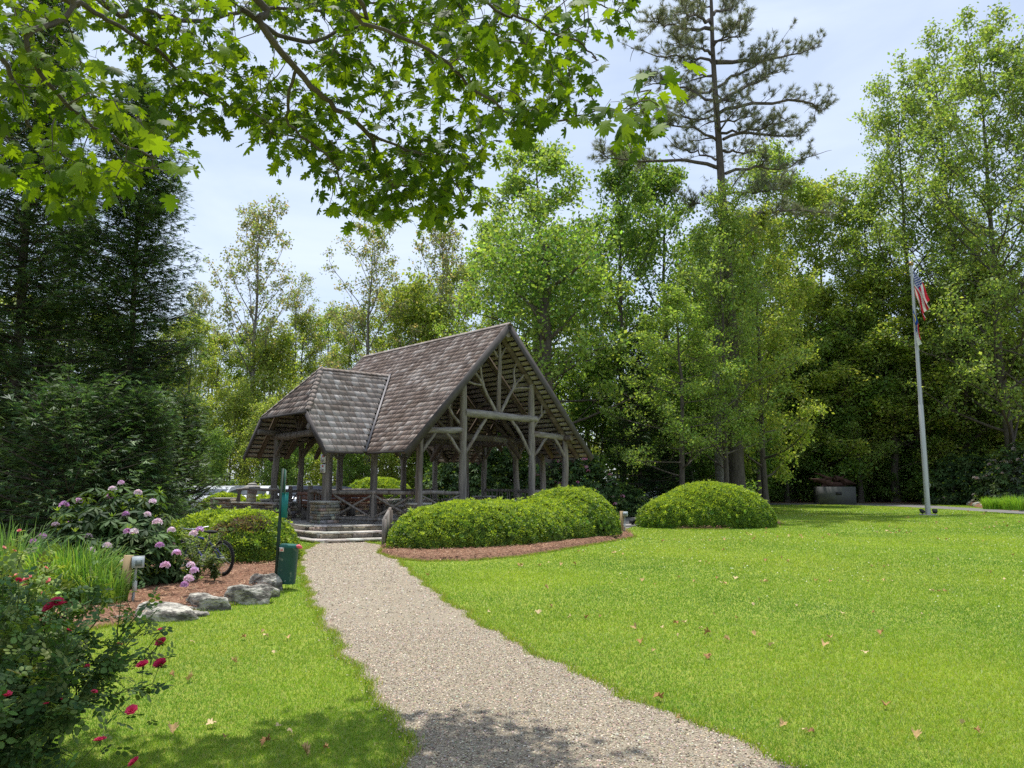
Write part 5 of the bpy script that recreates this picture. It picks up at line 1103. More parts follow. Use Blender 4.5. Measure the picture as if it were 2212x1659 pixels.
# ------------------------------------------------------------------ ornamental grass clumps
def clump(label, c, R, L, n, cols, seed, wd=.010, name='ornamental_grass', arch=1.0):
    r = np.random.default_rng(seed); mb = MB(); N_ = 8
    a = r.uniform(0, 2*pi, n); rr = R*np.sqrt(r.random(n)); x0 = rr*np.cos(a); y0 = rr*np.sin(a); a2 = a+r.normal(0, .7, n); Ls = L*r.uniform(.55, 1.12, n); out_ = r.uniform(.08, .55, n)*arch*(.5+rr/R)
    V = []; t = np.linspace(0, 1, N_)
    for k, tt in enumerate(t):
        ang = out_*(tt+1.6*tt**3); h = Ls*tt*(1-.28*(out_*tt**2)); hx = Ls*out_*tt**2*.75; z = h-Ls*out_*np.maximum(0, tt-.62)**2*2.6
        w_ = wd*(1-tt**3)+.0008; cx_ = x0+np.cos(a2)*hx; cy_ = y0+np.sin(a2)*hx; px_, py_ = -np.sin(a2+.8)*w_/2, np.cos(a2+.8)*w_/2
        V.append(np.stack([np.stack([cx_-px_, cy_-py_, z], 1), np.stack([cx_+px_, cy_+py_, z], 1)], 1))
    V = np.stack(V, 1).reshape(n, N_*2, 3); f = np.array([[2*k, 2*k+1, 2*k+3, 2*k+2] for k in range(N_-1)]); F = (f[None]+(np.arange(n)*N_*2)[:, None, None]).reshape(-1, 4)
    mb.add(V.reshape(-1, 3), F, np.repeat(pal(r, n, cols, .15), N_*2, 0)); o = mb.build(name, M['grass']); o.location = c; return tag(o, label, 'grass clump')
GC = [(.15, .29, .05), (.21, .37, .06), (.09, .20, .05), (.30, .42, .09)]
clump('tall arching clump of green grass left of the tilted wooden outlet post', (gx(148, 10.3), 10.3, .05), .5, .86, 1150, GC, 61, wd=.017, arch=1.15)
clump('lower tuft of arching grass beside the outlet post', (gx(225, 10.0), 10.0, .05), .26, .6, 400, GC, 62, wd=.013)
clump('broad leaved tuft of tall grass at the far left edge', (gx(15, 10.6), 10.6, .05), .35, 1.1, 320, [(.16, .30, .09), (.22, .36, .10)], 63, wd=.018)
clump('bright green grass tuft in the stone edged bed', (gx(2150, 41), 41, .2), .55, .75, 900, [(.20, .36, .05), (.27, .42, .06)], 64, wd=.022)
clump('bright green grass tuft at the right edge of the stone edged bed', (gx(2198, 40), 40, .2), .7, .85, 900, [(.20, .36, .05), (.27, .42, .06)], 65, wd=.022)
# ------------------------------------------------------------------ rose bushes
def rose(r, rad, col):
    mb = MB()
    for ring, (nn, op, sc_) in enumerate([(3, .25, .5), (5, .55, .75), (6, .95, 1.0), (7, 1.25, 1.12)]):
        for i in range(nn):
            a = i*2*pi/nn+ring*.6; d = np.array([cos(a), sin(a), 0]); s = np.array([-sin(a), cos(a), 0]); u = np.array([0, 0, 1.]); R_ = rad*sc_
            e = d*sin(op)+u*cos(op); P = [d*.05*R_, d*.05*R_+s*.45*R_+e*.5*R_, e*R_+s*.38*R_+d*.1*R_, e*1.08*R_+d*.2*R_, e*R_-s*.38*R_+d*.1*R_, d*.05*R_-s*.45*R_+e*.5*R_]
            mb.add(np.array(P), [[0, 1, 2, 3], [0, 3, 4, 5]], np.array(col)*r.uniform(.75, 1.2))
    tube(mb, [(0, 0, -rad*1.1), (0, 0, -rad*.5), (0, 0, 0)], [.002, rad*.28, rad*.2], 6, (.10, .18, .04)); return mb
def rosebush(label, c, R, H, ncanes, nleaf, lsz, cols, heads, hcols, seed, buds=14, hr=.03):
    r = np.random.default_rng(seed); c = np.array(c, float); root = thing('rose_bush', label, 'rose bush', tuple(c)); st = MB(); lf = MB(); tips = []; heads = [np.array(h)-c for h in heads]
    canes = []
    for i in range(ncanes):
        a = r.uniform(0, 2*pi); q = R*math.sqrt(r.random()); L = H*r.uniform(.65, 1.05); P = curve((cos(a)*q*.3, sin(a)*q*.3, 0), (cos(a)*q*.9, sin(a)*q*.9, 1.0), L, 9, r, 0, .09); tube(st, P, np.linspace(.008, .003, 9), 5, (.7, .8, .5)); canes.append(P)
        for j in range(7):
            k = r.integers(2, 8); Q = curve(P[k], (P[k]-P[k-1])/.1+r.normal(0, .8, 3)+[0, 0, .3], r.uniform(.12, .34), 5, r, .1, .12); tube(st, Q, np.linspace(.004, .002, 5), 4, (.7, .8, .5), cap=False); canes.append(Q)
    A = np.concatenate(canes)
    for h in heads:
        i = np.argmin(np.linalg.norm(A-(h-[.1, 0, .22]), axis=1)); P = np.array([A[i], A[i]*.4+h*.6+[.02, 0, -.05], h]); tube(st, P, [.004, .003, .0022], 4, (.7, .8, .5)); tips.append(h)
        o = rose(r, hr*r.uniform(.85, 1.1), hcols[r.integers(len(hcols))]).build('rose', M['petal'], root); o.location = h; o.rotation_euler = (r.normal(.3, .3), r.normal(0, .3), 0)
        canes.append(P)
    for i in range(buds):
        q = canes[r.integers(len(canes))][-1]; o = rose(r, hr*.5, hcols[r.integers(len(hcols))]).build('rosebud', M['petal'], root); o.location = q; o.rotation_euler = (r.normal(0, .4), r.normal(0, .4), 0)
    A = np.concatenate(canes); i = r.integers(0, len(A), nleaf); P = A[i]+r.normal(0, .028, (nleaf, 3)); d = randdir(r, nleaf)*[1, 1, .6]; d /= np.linalg.norm(d, axis=1)[:, None]
    # compound leaf of five leaflets
    tv, tf = [], []; b, f = OVAL
    for (ox, oy, an, s) in [(0, .9, 0, 1), (.05, .62, -1.1, .85), (-.05, .62, 1.1, .85), (.04, .25, -1.15, .7), (-.04, .25, 1.15, .7)]:
        v = b.copy()*s*.62*[1.25, 1, 1]; x = v[:, 0]*cos(an)-v[:, 1]*sin(an)+ox; y = v[:, 0]*sin(an)+v[:, 1]*cos(an)+oy; o = len(tv); tv += np.column_stack([x, y, v[:, 2]]).tolist(); tf += (f+o).tolist()
    scatter(lf, tv, tf, P, rot_from(d, randdir(r, nleaf)*.6+[0, 0, .8]), lsz*r.uniform(.6, 1.25, nleaf), pal(r, nleaf, cols, .2))
    st.build('stems', M['shrub_stem'], root); lf.build('foliage', M['glossleaf'], root); return root
M['shrub_stem'] = mat('green_stem', (.10, .13, .05), .7, attr=True, nscale=20, bump=.1)
Yr = 4.3
hd = [at(a, b, Y) for a, b, Y in [(122, 1302, 4.1), (108, 1312, 4.1), (130, 1307, 4.2), (349, 1361, 4.5), (346, 1434, 4.4), (8, 1503, 3.7), (348, 1388, 4.5), (308, 1437, 4.3), (285, 1535, 4.1), (290, 1647, 4.0), (216, 1600, 3.9)]]
rosebush('dark leafy rose bush with crimson pink roses in the lower left corner', (gx(90, Yr)-.35, Yr, 0), .78, 1.1, 34, 3600, .066, [(.07, .135, .04), (.10, .18, .05), (.045, .09, .03), (.17, .23, .07)], hd, [(.62, .03, .12), (.70, .06, .16)], 71, buds=30, hr=.026)
rosebush('light green rose bush with salmon pink buds at the left edge beside the tall grass', (gx(20, 7.6), 7.6, 0), .55, .95, 16, 1000, .085, [(.20, .28, .07), (.26, .34, .08), (.14, .20, .05)], [at(a, b, 7.3) for a, b in [(60, 1250), (72, 1262), (30, 1245), (55, 1265), (100, 1255)]], [(.75, .25, .25), (.80, .42, .35)], 72, buds=26, hr=.032)
# weedy plants round the bicycle
def weed(label, c, H, n, seed, col):
    r = np.random.default_rng(seed); mb = MB(); st = MB(); root = thing('leafy_weed', label, 'plant', c)
    for i in range(n):
        a = r.uniform(0, 6.28); P = curve((0, 0, 0), (cos(a)*.35, sin(a)*.35, 1), H*r.uniform(.5, 1), 9, r, 0, .06); tube(st, P, np.linspace(.006, .002, 9), 4, (.8, .9, .6)); m_ = 60
        s = r.uniform(1, 8, m_); k = np.minimum(s.astype(int), 7); q = P[k]+(P[k+1]-P[k])*(s-k)[:, None]; d = randdir(r, m_)*[1, 1, .5]+[0, 0, .3]
        scatter(mb, LEAF4[0]*[.5, 1, 1], LEAF4[1], q, rot_from(d, randdir(r, m_)*.5+[0, 0, 1]), .085*r.uniform(.6, 1.2, m_), pal(r, m_, col, .15))
    st.build('stems', M['shrub_stem'], root); mb.build('foliage', M['leaf'], root)
WC = [(.17, .23, .10), (.22, .28, .12), (.12, .18, .07)]
weed('tall wispy weed growing up in front of the bicycle frame', (gx(425, 12.2), 12.2, .1), 1.15, 9, 81, WC)
weed('shorter grey green weed in front of the rear bicycle wheel', (gx(468, 12.2), 12.1, .1), .5, 8, 82, WC)
weed('spreading weed beside the bicycle saddle', (gx(440, 13.2), 13.2, .1), .8, 9, 83, WC)
# ------------------------------------------------------------------ edging rocks
def hewn(mb, S, r, col=(1, 1, 1), n=36, m=22):
    """a rock with broken faces: a ball cut back by random planes"""
    th = np.linspace(0, pi, m+1)[:, None]; ph = (np.arange(n)*2*pi/n)[None, :]; V = np.stack([np.sin(th)*np.cos(ph), np.sin(th)*np.sin(ph), np.cos(th)*np.ones_like(ph)], -1).reshape(-1, 3)
    V = np.sign(V)*np.abs(V)**.8
    for k in range(11):
        q = randdir(r, 1)[0]*[1, 1, .9]; q /= np.linalg.norm(q); ex = np.maximum(V @ q-r.uniform(.62, .92), 0); V = V-ex[:, None]*q
    q = np.array([r.normal(0, .12), r.normal(0, .12), 1]); q /= np.linalg.norm(q); V = V-np.maximum(V @ q-.6, 0)[:, None]*q
    V = V+.035*np.sin(V*7+r.uniform(0, 6, 3))[:, [1, 2, 0]]+.02*np.sin(V*19+r.uniform(0, 6, 3))[:, [2, 0, 1]]
    i = np.arange(m)[:, None]*n; j = np.arange(n)[None, :]; k = (j+1) % n; mb.add(V*np.array(S)*[1, 1, 1.25], np.stack([i+j, i+n+j, i+n+k, i+k], -1).reshape(-1, 4), col)
def rock(label, x0, x1, y0, y1, Y, seed, sl=1.0, extra=1.0):
    r = np.random.default_rng(seed); a, b = gx(x0, Y), gx(x1, Y); h = (y1-y0)/FX*Y*.92*extra; mb = MB()
    hewn(mb, ((b-a)/2*1.5, (b-a)/2*.75*sl, h*.98), r)
    o = mb.build('rock', M['rock'], smooth=False); o.location = ((a+b)/2, Y+(b-a)*.25, h*.12); o.rotation_euler = (r.normal(0, .08), r.normal(0, .08), 0); tag(o, label, 'rock', 'edging rocks of the left flower bed')
rock('long flat grey rock nearest the tilted outlet post', 303, 398, 1303, 1340, 9.2, 91)
rock('low sunken flat rock lying between the flat rock and the furrowed rock', 396, 440, 1318, 1330, 9.5, 92)
rock('pale furrowed boulder with diagonal cracks beside the lawn', 410, 488, 1280, 1316, 9.9, 93)
rock('largest lichen covered boulder in the row edging the bed', 478, 568, 1266, 1308, 10.4, 94)
rock('small pale rock behind the largest boulder', 522, 584, 1248, 1280, 11.0, 95)
rock('dark rock touching the green post of the waste station', 545, 596, 1233, 1274, 11.7, 96)
rock('small low rock peeking out of the straw above the furrowed boulder', 378, 430, 1306, 1320, 9.8, 97)
rock('half hidden rock behind the rose bush at the bed corner', 205, 262, 1325, 1342, 9.1, 98)
rock('pale low rock at the left behind the rose bush', 96, 160, 1335, 1354, 8.8, 99)
for i, (a, b) in enumerate([(2088, 2104), (2102, 2120), (2118, 2138), (2136, 2160), (2158, 2182), (2180, 2206), (2204, 2230)]):
    y = [1092, 1094.5, 1096.5, 1099, 1101, 1103, 1105][i]; Y = gnd(a, y).y; rr = MB(); r = np.random.default_rng(200+i); xa, xb = gx(a, Y), gx(b, Y)
    ellipsoid(rr, (0, 0, 0), ((xb-xa)*.52, .3, .22), 14, 9, (1.1, 1.05, 1), .12, r); o = rr.build('rock', M['rock']); o.location = ((xa+xb)/2, Y, .08); tag(o, 'small pale rock edging the raised bed at the right edge', 'rock', 'rocks edging the right bed')
# ------------------------------------------------------------------ pet waste station
def cm(col, rough=.5, **k): return mat('paint', col, rough, nscale=6, nvar=.08, bump=.05, **k)
M['green'] = cm((.012, .115, .085), .45, dark=(.02, .10, .08), dscale=4); M['dkgreen'] = cm((.02, .045, .03), .5); M['teal'] = cm((.008, .17, .16), .4)
M['binwear'] = mat('worn_bin_paint', (.018, .075, .058), .5, nscale=5, nvar=.2, bump=.05, dark=(.30, .38, .28), dscale=7, dthr=.66)
pb = gnd(594, 1273); ws = thing('pet_waste_station', 'leaning green post with a bag dispenser and a green waste bin beside the path', 'waste station', (pb.x, pb.y, 0)); tp = Vector(at(612, 1012, pb.y))-pb
mb = MB(); beam(mb, (0, 0, -.1), tp, .045, .025, up=(0, 1, 0)); mb.build('post', M['dkgreen'], ws)
def onp(z): return tp*(z/tp.z)
mb = MB(); p = onp(1.62); R = Matrix.Rotation(radians(-71), 3, 'Z'); R = R @ Matrix.Rotation(0, 3, 'X'); Rn = np.array(R)
box(mb, p+Vector((.035, 0, 0)), (.30, .012, .36), R=Rn, col=(.03, .12, .08)); 
v = Rn @ np.array([0, -.009, 0]); 
box(mb, np.array(p+Vector((.035, 0, .0)))-v*1.0, (.26, .004, .32), R=Rn, col=(.75, .76, .72)); mb.build('sign', M['painted'], ws)
mb = MB(); q = onp(1.23); box(mb, (q.x+.065, q.y-.01, 1.25), (.085, .15, .36), radians(12)); box(mb, (q.x+.065, q.y-.01, 1.437), (.095, .16, .015), radians(12)); dsp = mb.build('dispenser', M['teal'], ws)
mb = MB(); box(mb, (q.x+.13, q.y-.03, 1.19), (.05, .02, .035), radians(30)); tube(mb, [(q.x+.12, q.y-.05, 1.2), (q.x+.17, q.y-.07, 1.14), (q.x+.18, q.y-.07, 1.10)], [.012, .012, .004], 6); mb.build('bag_roll', M['fascia'], dsp)
bn = MB(); cx_, cy_ = .16, -.02; seg = 28; a = np.arange(seg)*2*pi/seg; ring = lambda k, z: np.column_stack([cx_+np.sign(np.cos(a))*abs(np.cos(a))**.75*.138*k, cy_+np.sign(np.sin(a))*abs(np.sin(a))**.75*.12*k, np.full(seg, z)])
Vs = [ring(.96, .10), ring(.98, .11), ring(1, .2), ring(1, .62), ring(1.03, .625), ring(1.03, .64)]; F = np.array([[i*seg+j, i*seg+(j+1) % seg, (i+1)*seg+(j+1) % seg, (i+1)*seg+j] for i in range(5) for j in range(seg)])
bn.add(np.concatenate(Vs), F); bn.add(Vs[0], [list(range(seg))[::-1]]); BN = bn.build('bin', M['binwear'], ws); BN.rotation_euler = (0, radians(3.5), 0); 
ld = MB(); L_ = [ring(1.05, .64), ring(1.05, .665), ring(.92, .68)]; ld.add(np.concatenate(L_), np.array([[i*seg+j, i*seg+(j+1) % seg, (i+1)*seg+(j+1) % seg, (i+1)*seg+j] for i in range(2) for j in range(seg)])); ld.add(L_[2], [list(range(seg))]); ld.build('lid', M['green'], BN)
mb = MB(); tube(mb, [(cx_+.11, cy_-.05, .655), (cx_+.16, cy_-.06, .665), (cx_+.20, cy_-.05, .645), (cx_+.21, cy_-.05, .635)], [.02, .028, .02, .004], 8, (.75, .12, .16), jit=.2, rng=np.random.default_rng(2)); tube(mb, [(cx_-.12, cy_-.1, .63), (cx_-.08, cy_-.13, .625), (cx_-.04, cy_-.13, .63)], [.005, .02, .004], 6, (.72, .62, .58)); mb.build('liner_bag', M['painted'], BN)
mb = MB(); R_ = np.array(Matrix.Rotation(0, 3, 'Z')); box(mb, (cx_-.075, cy_-.122, .60), (.065, .006, .045), col=(.70, .62, .58)); box(mb, (cx_-.075, cy_-.1255, .60), (.04, .004, .02), col=(.65, .16, .14)); box(mb, (cx_+.02, cy_-.1215, .15), (.01, .01, .01), col=(.5, .5, .5)); box(mb, (cx_-.06, cy_-.1215, .15), (.01, .01, .01), col=(.5, .5, .5)); mb.build('sticker', M['painted'], BN)
mb = MB(); box(mb, (.02, 0, .5), (.05, .02, .04)); box(mb, (.01, 0, .25), (.05, .02, .04)); mb.build('bracket', M['dkgreen'], ws)
# ------------------------------------------------------------------ outlet posts
M['newwood'] = mat('tan_post_wood', (.40, .29, .16), .8, nscale=6, nvar=.2, bump=.3, stretch=(1, 1, .2)); M['greypl'] = mat('grey_enclosure', (.42, .44, .45), .5, nscale=3, nvar=.06, bump=0, attr=True)
def outlet(px, py, label, lean, flip=1, wood='newwood', H=.66, rz=radians(24)):
    p = gnd(px, py); t = thing('outlet_post', label, 'outlet post', (p.x, p.y, 0), rz, 'wooden posts with weatherproof outlets'); mb = MB(); beam(mb, (0, 0, -.1), (lean, 0, H), .11, .085, up=(0, 1, 0)); mb.build('post', M[wood], t)
    mb = MB(); x = lean+.06*flip+.085*flip; z = H-.085; box(mb, (x-.03*flip, -.035, z), (.15, .10, .145), col=(.75, .75, .75)); b = mb.build('outlet_box', M['greypl'], t)
    mb = MB(); box(mb, (x-.03*flip, -.10, z), (.14, .035, .135), col=(1.15, 1.2, 1.25)); box(mb, (x-.02*flip, -.12, z-.01), (.08, .006, .075), col=(.45, .5, .45)); mb.build('cover', M['greypl'], b)
    mb = MB(); tube(mb, [(x-.05*flip, -.045, z-.07), (x-.055*flip, -.045, z-.2), (x-.06*flip, -.045, .33)], .014, 8, (1, 1, 1)); box(mb, (x-.055*flip, -.05, .27), (.055, .045, .13), col=(1.5, 1.45, 1.35)); tube(mb, [(x-.06*flip, -.045, .2), (x-.075*flip, -.045, 0)], .018, 8, (.9, .9, .9)); mb.build('conduit', M['greypl'], t, smooth=False)
outlet(262, 1313, 'tilted tan wooden post with a grey outlet box beside the tall grass', .05)
outlet(1343, 1155, 'weathered wooden post with outlet boxes at the right end of the long hedge', .01, H=.72, wood='newwood', rz=radians(-10))
# back-up switch on the left face of the second post
# ------------------------------------------------------------------ small wooden sign seen from the side, by the steps
p = gnd(834, 1183); t = thing('wooden_sign', 'small weathered wooden sign with a slanted top, edge on beside the steps', 'sign', (p.x, p.y, 0), radians(-7)); mb = MB()
v = np.array([[-.03, -.3, 0], [.03, -.3, 0], [.03, -.3, .70], [-.03, -.3, .70], [-.03, .3, 0], [.03, .3, 0], [.03, .3, .98], [-.03, .3, .98]]); mb.add(v, [[0, 1, 2, 3], [5, 4, 7, 6], [1, 5, 6, 2], [4, 0, 3, 7], [3, 2, 6, 7], [0, 4, 5, 1]]); mb.build('sign_board', M['weathered'], t)
for yy in (-.26, .26):
    mb = MB(); box(mb, (.045, yy, .35+.1*(yy > 0)), (.05, .07, .72+.2*(yy > 0))); mb.build('post', M['weathered'], t)
# ------------------------------------------------------------------ bicycle
def bicycle():
    a = Vector((gx(392, 13.3), 13.3, .10)); b = Vector((gx(489, 12.8), 12.75, .10)); d = (b-a); d.z = 0; L = .88; ang = math.atan2(d.y, d.x)
    mid = (a+b)/2; t = thing('bicycle', 'dark blue mountain bicycle parked among weeds behind the edging rocks', 'bicycle', (mid.x, mid.y, .09), ang-.0); Rw = .285; hx = L/2
    M['rubber'] = mat('rubber', (.02, .02, .02), .8, bump=.5, bscale=80); M['navy'] = mat('navy_paint', (.012, .015, .12), .25, spec=.6, bump=0, nvar=.05); M['steel'] = mat('steel', (.5, .5, .52), .3, metal=.9, bump=0, nvar=.05)
    for x in (-hx, hx):
        e = bpy.data.objects.new('wheel', None); COL.objects.link(e); e.parent = t; e.location = (x, 0, Rw); ph = np.linspace(0, 2*pi, 41)
        if x < 0: e.rotation_euler = (0, 0, radians(55))
        mb = MB(); tube(mb, np.column_stack([np.cos(ph)*(Rw-.022), np.zeros(41), np.sin(ph)*(Rw-.022)]), .024, 8, cap=False)
        for q in range(60):
            an = q*2*pi/60; Rk = np.array([[cos(an), 0, sin(an)], [0, 1, 0], [-sin(an), 0, cos(an)]]); box(mb, Rk @ np.array([Rw, 0, 0]), (.012, .032, .014), R=Rk)
        mb.build('tyre', M['rubber'], e, smooth=False)
        mb = MB(); tube(mb, np.column_stack([np.cos(ph)*(Rw-.052), np.zeros(41), np.sin(ph)*(Rw-.052)]), .010, 6, cap=False); tube(mb, [(0, -.04, 0), (0, .04, 0)], .02, 8)
        for q in range(18):
            an = q*2*pi/18; tube(mb, [(0, .02*(1 if q % 2 else -1), 0), (cos(an)*(Rw-.05), 0, sin(an)*(Rw-.05))], .0015, 3, cap=False)
        mb.build('rim', M['steel'], e)
    bb = (-.03, 0, .27); st_ = (.10, 0, .60); ht = (-.30, 0, .62); hb_ = (-.33, 0, .52); rear = (hx, 0, Rw); fr = (-hx, 0, Rw); mb = MB()
    for p0, p1, rr in [(bb, st_, .017), (hb_, bb, .024), (ht, (st_[0]-.02, 0, .56), .018), (ht, hb_, .02)]: tube(mb, [p0, p1], rr, 8)
    for s in (-1, 1): tube(mb, [bb, (hx, .05*s, Rw)], .010, 6); tube(mb, [(st_[0], 0, .55), (hx, .05*s, Rw)], .010, 6); tube(mb, [(-.33, .03*s, .52), (-hx, .05*s, Rw)], .014, 6)
    mb.build('frame', M['navy'], t, smooth=True)
    mb = MB(); ellipsoid(mb, (.15, 0, .70), (.14, .065, .03), 14, 8, rng=None); box(mb, (.04, 0, .70), (.10, .035, .03)); mb.build('saddle', M['rubber'], t, smooth=True)
    mb = MB(); tube(mb, [st_, (.13, 0, .69)], .013, 6); tube(mb, [bb, (bb[0]+.02, 0, .27)], .05, 12); tube(mb, [(-.03, -.06, .27), (.05, -.07, .16)], .01, 5); tube(mb, [(-.03, .06, .27), (-.11, .07, .38)], .01, 5); box(mb, (.07, -.10, .155), (.09, .07, .02)); mb.build('crank', M['steel'], t)
    mb = MB(); tube(mb, [(-.30, 0, .6), (-.29, 0, .70), (-.33, 0, .73)], .013, 6, (1, 1, 1)); tube(mb, [(-.27, -.27, .76), (-.33, -.08, .73), (-.33, .08, .73), (-.27, .27, .76)], .012, 6); mb.build('handlebar', M['steel'], t)
bicycle()
# ------------------------------------------------------------------ flagpole, flags, floodlights
fp = gnd(2005, 1113); FY = fp.y; tilt = Vector(at(1968, 572, FY)); H = tilt.z
M['pole'] = mat('brushed_pole', (.42, .43, .43), .45, metal=.3, nscale=2, nvar=.08, bump=0); M['gold'] = mat('old_gold', (.28, .20, .09), .4, metal=.7, bump=0)
F_ = thing('flagpole', 'tall grey metal flagpole standing on the lawn', 'flagpole', (fp.x, FY, 0)); mb = MB(); lx = (tilt.x-fp.x)
tube(mb, [(0, 0, 0), (lx*.5, 0, H*.43), (lx*.5, 0, H*.432), (lx*.99, 0, H-.05)], [.125, .115, .095, .055], 20); mb.build('pole', M['pole'], F_, smooth=True)
mb = MB(); ellipsoid(mb, (lx, 0, H+.05), (.13, .13, .12), 14, 10); mb.build('finial', M['gold'], F_, smooth=True)
mb = MB(); tube(mb, [(0, 0, 0), (0, 0, .05)], [.42, .40], 24, (1.4, 1.4, 1.4)); mb.build('base', M['concrete'], F_)
mb = MB(); tube(mb, [(.10, -.11, 1.35), (.14, -.14, 1.5), (.10, -.12, 1.62), (.08, -.12, 1.45)], .012, 6); tube(mb, [(.12, -.08, 1.5), (lx*.6+.07, -.08, H*.6), (lx+.05, -.05, H-.1)], .006, 4); mb.build('halyard', M['pole'], F_)
print('POLE', H, fp)
M['cloth'] = leafmat('flag_cloth', .25, (1, 1, 1), .7, .1)
def flag(name, label, top, hoist, fly, colf, side, seed, nx=60, ny=39, ang=.33, fold=.16):
    r = np.random.default_rng(seed); s = np.linspace(0, 1, nx+1); t = np.linspace(0, 1, ny+1); S, Tt = np.meshgrid(s, t)
    k = S*fly; dr = side; ph = S*9+Tt*1.2
    X = dr*(np.sin(ang+.05*np.sin(S*6))*k*(1-.5*Tt)+.05*np.sin(Tt*9+S*4)*S); Z = -Tt*hoist*(1-.2*S)-k*np.cos(ang)-.05*np.sin(Tt*7)*S; Yy = -.03-fold*np.sin(Tt*13+S*2.5)*np.minimum(1, S*3)
    V = np.stack([X, Yy, Z], -1).reshape(-1, 3); mb = MB(); i = np.arange(ny)[:, None]*(nx+1); j = np.arange(nx)[None, :]; F = np.stack([i+j, i+j+1, i+j+nx+2, i+j+nx+1], -1).reshape(-1, 4)
    c = np.array([[colf((a+.5)/nx, (b+.5)/ny) for a in range(nx)] for b in range(ny)]).reshape(-1, 3)
    VV = V[F].reshape(-1, 3); mb.add(VV, np.arange(len(VV)).reshape(-1, 4), np.repeat(c, 4, 0)); o = mb.build(name, M['cloth'], smooth=False); o.location = top; return tag(o, label, 'flag')
RED, WHT, BLU = (.50, .025, .05), (.70, .70, .72), (.025, .05, .22)
def us(s, t):
    if s < .4 and t < 7/13:
        gx_, gy_ = s/.4*12, t/(7/13)*10
        a, b = round(gx_), round(gy_); return WHT if (a+b) % 2 == 0 and 0 < a < 12 and 0 < b < 10 and abs(gx_-a) < .33 and abs(gy_-b) < .33 else BLU
    return RED if int(t*13) % 2 == 0 else WHT
def nc(s, t):
    if s < .46:
        u, v = (s-.18)/.05, (t-.5)/.11
        if u*u+v*v < 1.0*(.55+.45*abs(math.cos(2.5*math.atan2(v, u)))): return (.8, .8, .8)
        if abs(t-.22-.5*(s-.18)**2*4) < .06 and .06 < s < .30: return (.62, .52, .10)
        if abs(t-.80+.5*(s-.18)**2*4) < .06 and .06 < s < .30: return (.62, .52, .10)
        return (.02, .07, .30)
    return RED if t < .12 else WHT
pz = lambda z: fp.x+lx*z/H
zt = at(1968, 584, FY).z; flag('striped_flag', 'red, white and blue stars and stripes flag hanging limp near the top of the pole', (pz(zt)+.07, FY-.02, zt), 1.3, 1.75, us, 1, 3, ang=.44)
zt2 = at(1972, 668, FY).z; flag('state_flag', 'blue flag with a white star and yellow scrolls hanging below the striped flag', (pz(zt2)-.16, FY-.16, zt2), .75, 1.6, nc, 1, 4, ang=.22, fold=.05)
M['black'] = mat('black_metal', (.02, .02, .022), .5, bump=0)
for px, lab in [(1992, 'black floodlight on the ground left of the flagpole base'), (2019, 'black floodlight on the ground right of the flagpole base')]:
    q = gnd(px, 1113); t = thing('floodlight', lab, 'floodlight', (q.x, FY-.05, 0), .4 if px < 2000 else -.4, 'floodlights at the flagpole'); mb = MB(); tube(mb, [(0, 0, 0), (0, 0, .12)], .02, 6); tube(mb, [(0, 0, 0), (0, 0, .02)], .07, 10); mb.build('stand', M['black'], t)
    mb = MB(); R = np.array(Matrix.Rotation(radians(-50), 3, 'X')); box(mb, (0, 0, .19), (.20, .12, .15), R=R); box(mb, (0, .035, .235), (.24, .03, .19), R=R); hd_ = mb.build('lamp_head', M['black'], t); mb = MB(); box(mb, (0, .055, .26), (.17, .01, .13), R=R); mb.build('lens', M['greypl'], hd_)
# ------------------------------------------------------------------ stone block with driftwood
q = Vector((gx(1813, 56.5), 56.5, 0)); mbk = thing('stone_block', 'square grey stone block with a small plaque at the edge of the woods', 'monument', (q.x, q.y, 0)); sc_ = q.y/FX; bw = 76*sc_; bh = 38*sc_
M['slab'] = mat('stained_slab', (.10, .10, .098), .8, nscale=1.5, nvar=.3, bump=.3, dark=(.08, .085, .08), dscale=.8, dthr=.5)
mb = MB(); box(mb, (0, bw*.3, bh/2), (bw, bw*.62, bh), radians(-8)); mb.build('block', M['slab'], mbk)
mb = MB(); R8 = np.array(Matrix.Rotation(radians(-8), 3, 'Z')); pp = R8 @ np.array([.1, -bw*.31-.012, 0])+np.array([0, bw*.3, bh*.62]); box(mb, pp, (12*sc_, .03, 6*sc_), radians(-8)); mb.build('plaque', M['black'], mbk)
r = np.random.default_rng(9); dw = MB(); M['drift'] = mat('dark_driftwood', (.06, .03, .022), .9, nscale=4, nvar=.5, bump=1, bscale=8, stretch=(.3, 1, 1), bdist=.05)
ellipsoid(dw, (.1, bw*.3, bh+.14), (.85, .3, .2), 18, 10, (1, 1, 1), .18, r)
for i in range(9):
    a = r.uniform(-.35, .35)+(pi if i % 2 else 0); P = curve((r.normal(0, .25)-(.3 if i % 2 else -.2), bw*.3+r.normal(0, .3), bh+.12+.06*i), (cos(a), sin(a)*.6, .12+.06*r.normal()), r.uniform(.8, 1.45), 8, r, -.1, .16); tube(dw, P, np.linspace(.24, .03, 8)*r.uniform(.7, 1.1), 9, jit=.15, rng=r)
o = dw.build('driftwood', M['drift'], smooth=False); o.location = (q.x, q.y, 0); tag(o, 'twisted dark brown driftwood lying on top of the stone block', 'driftwood')
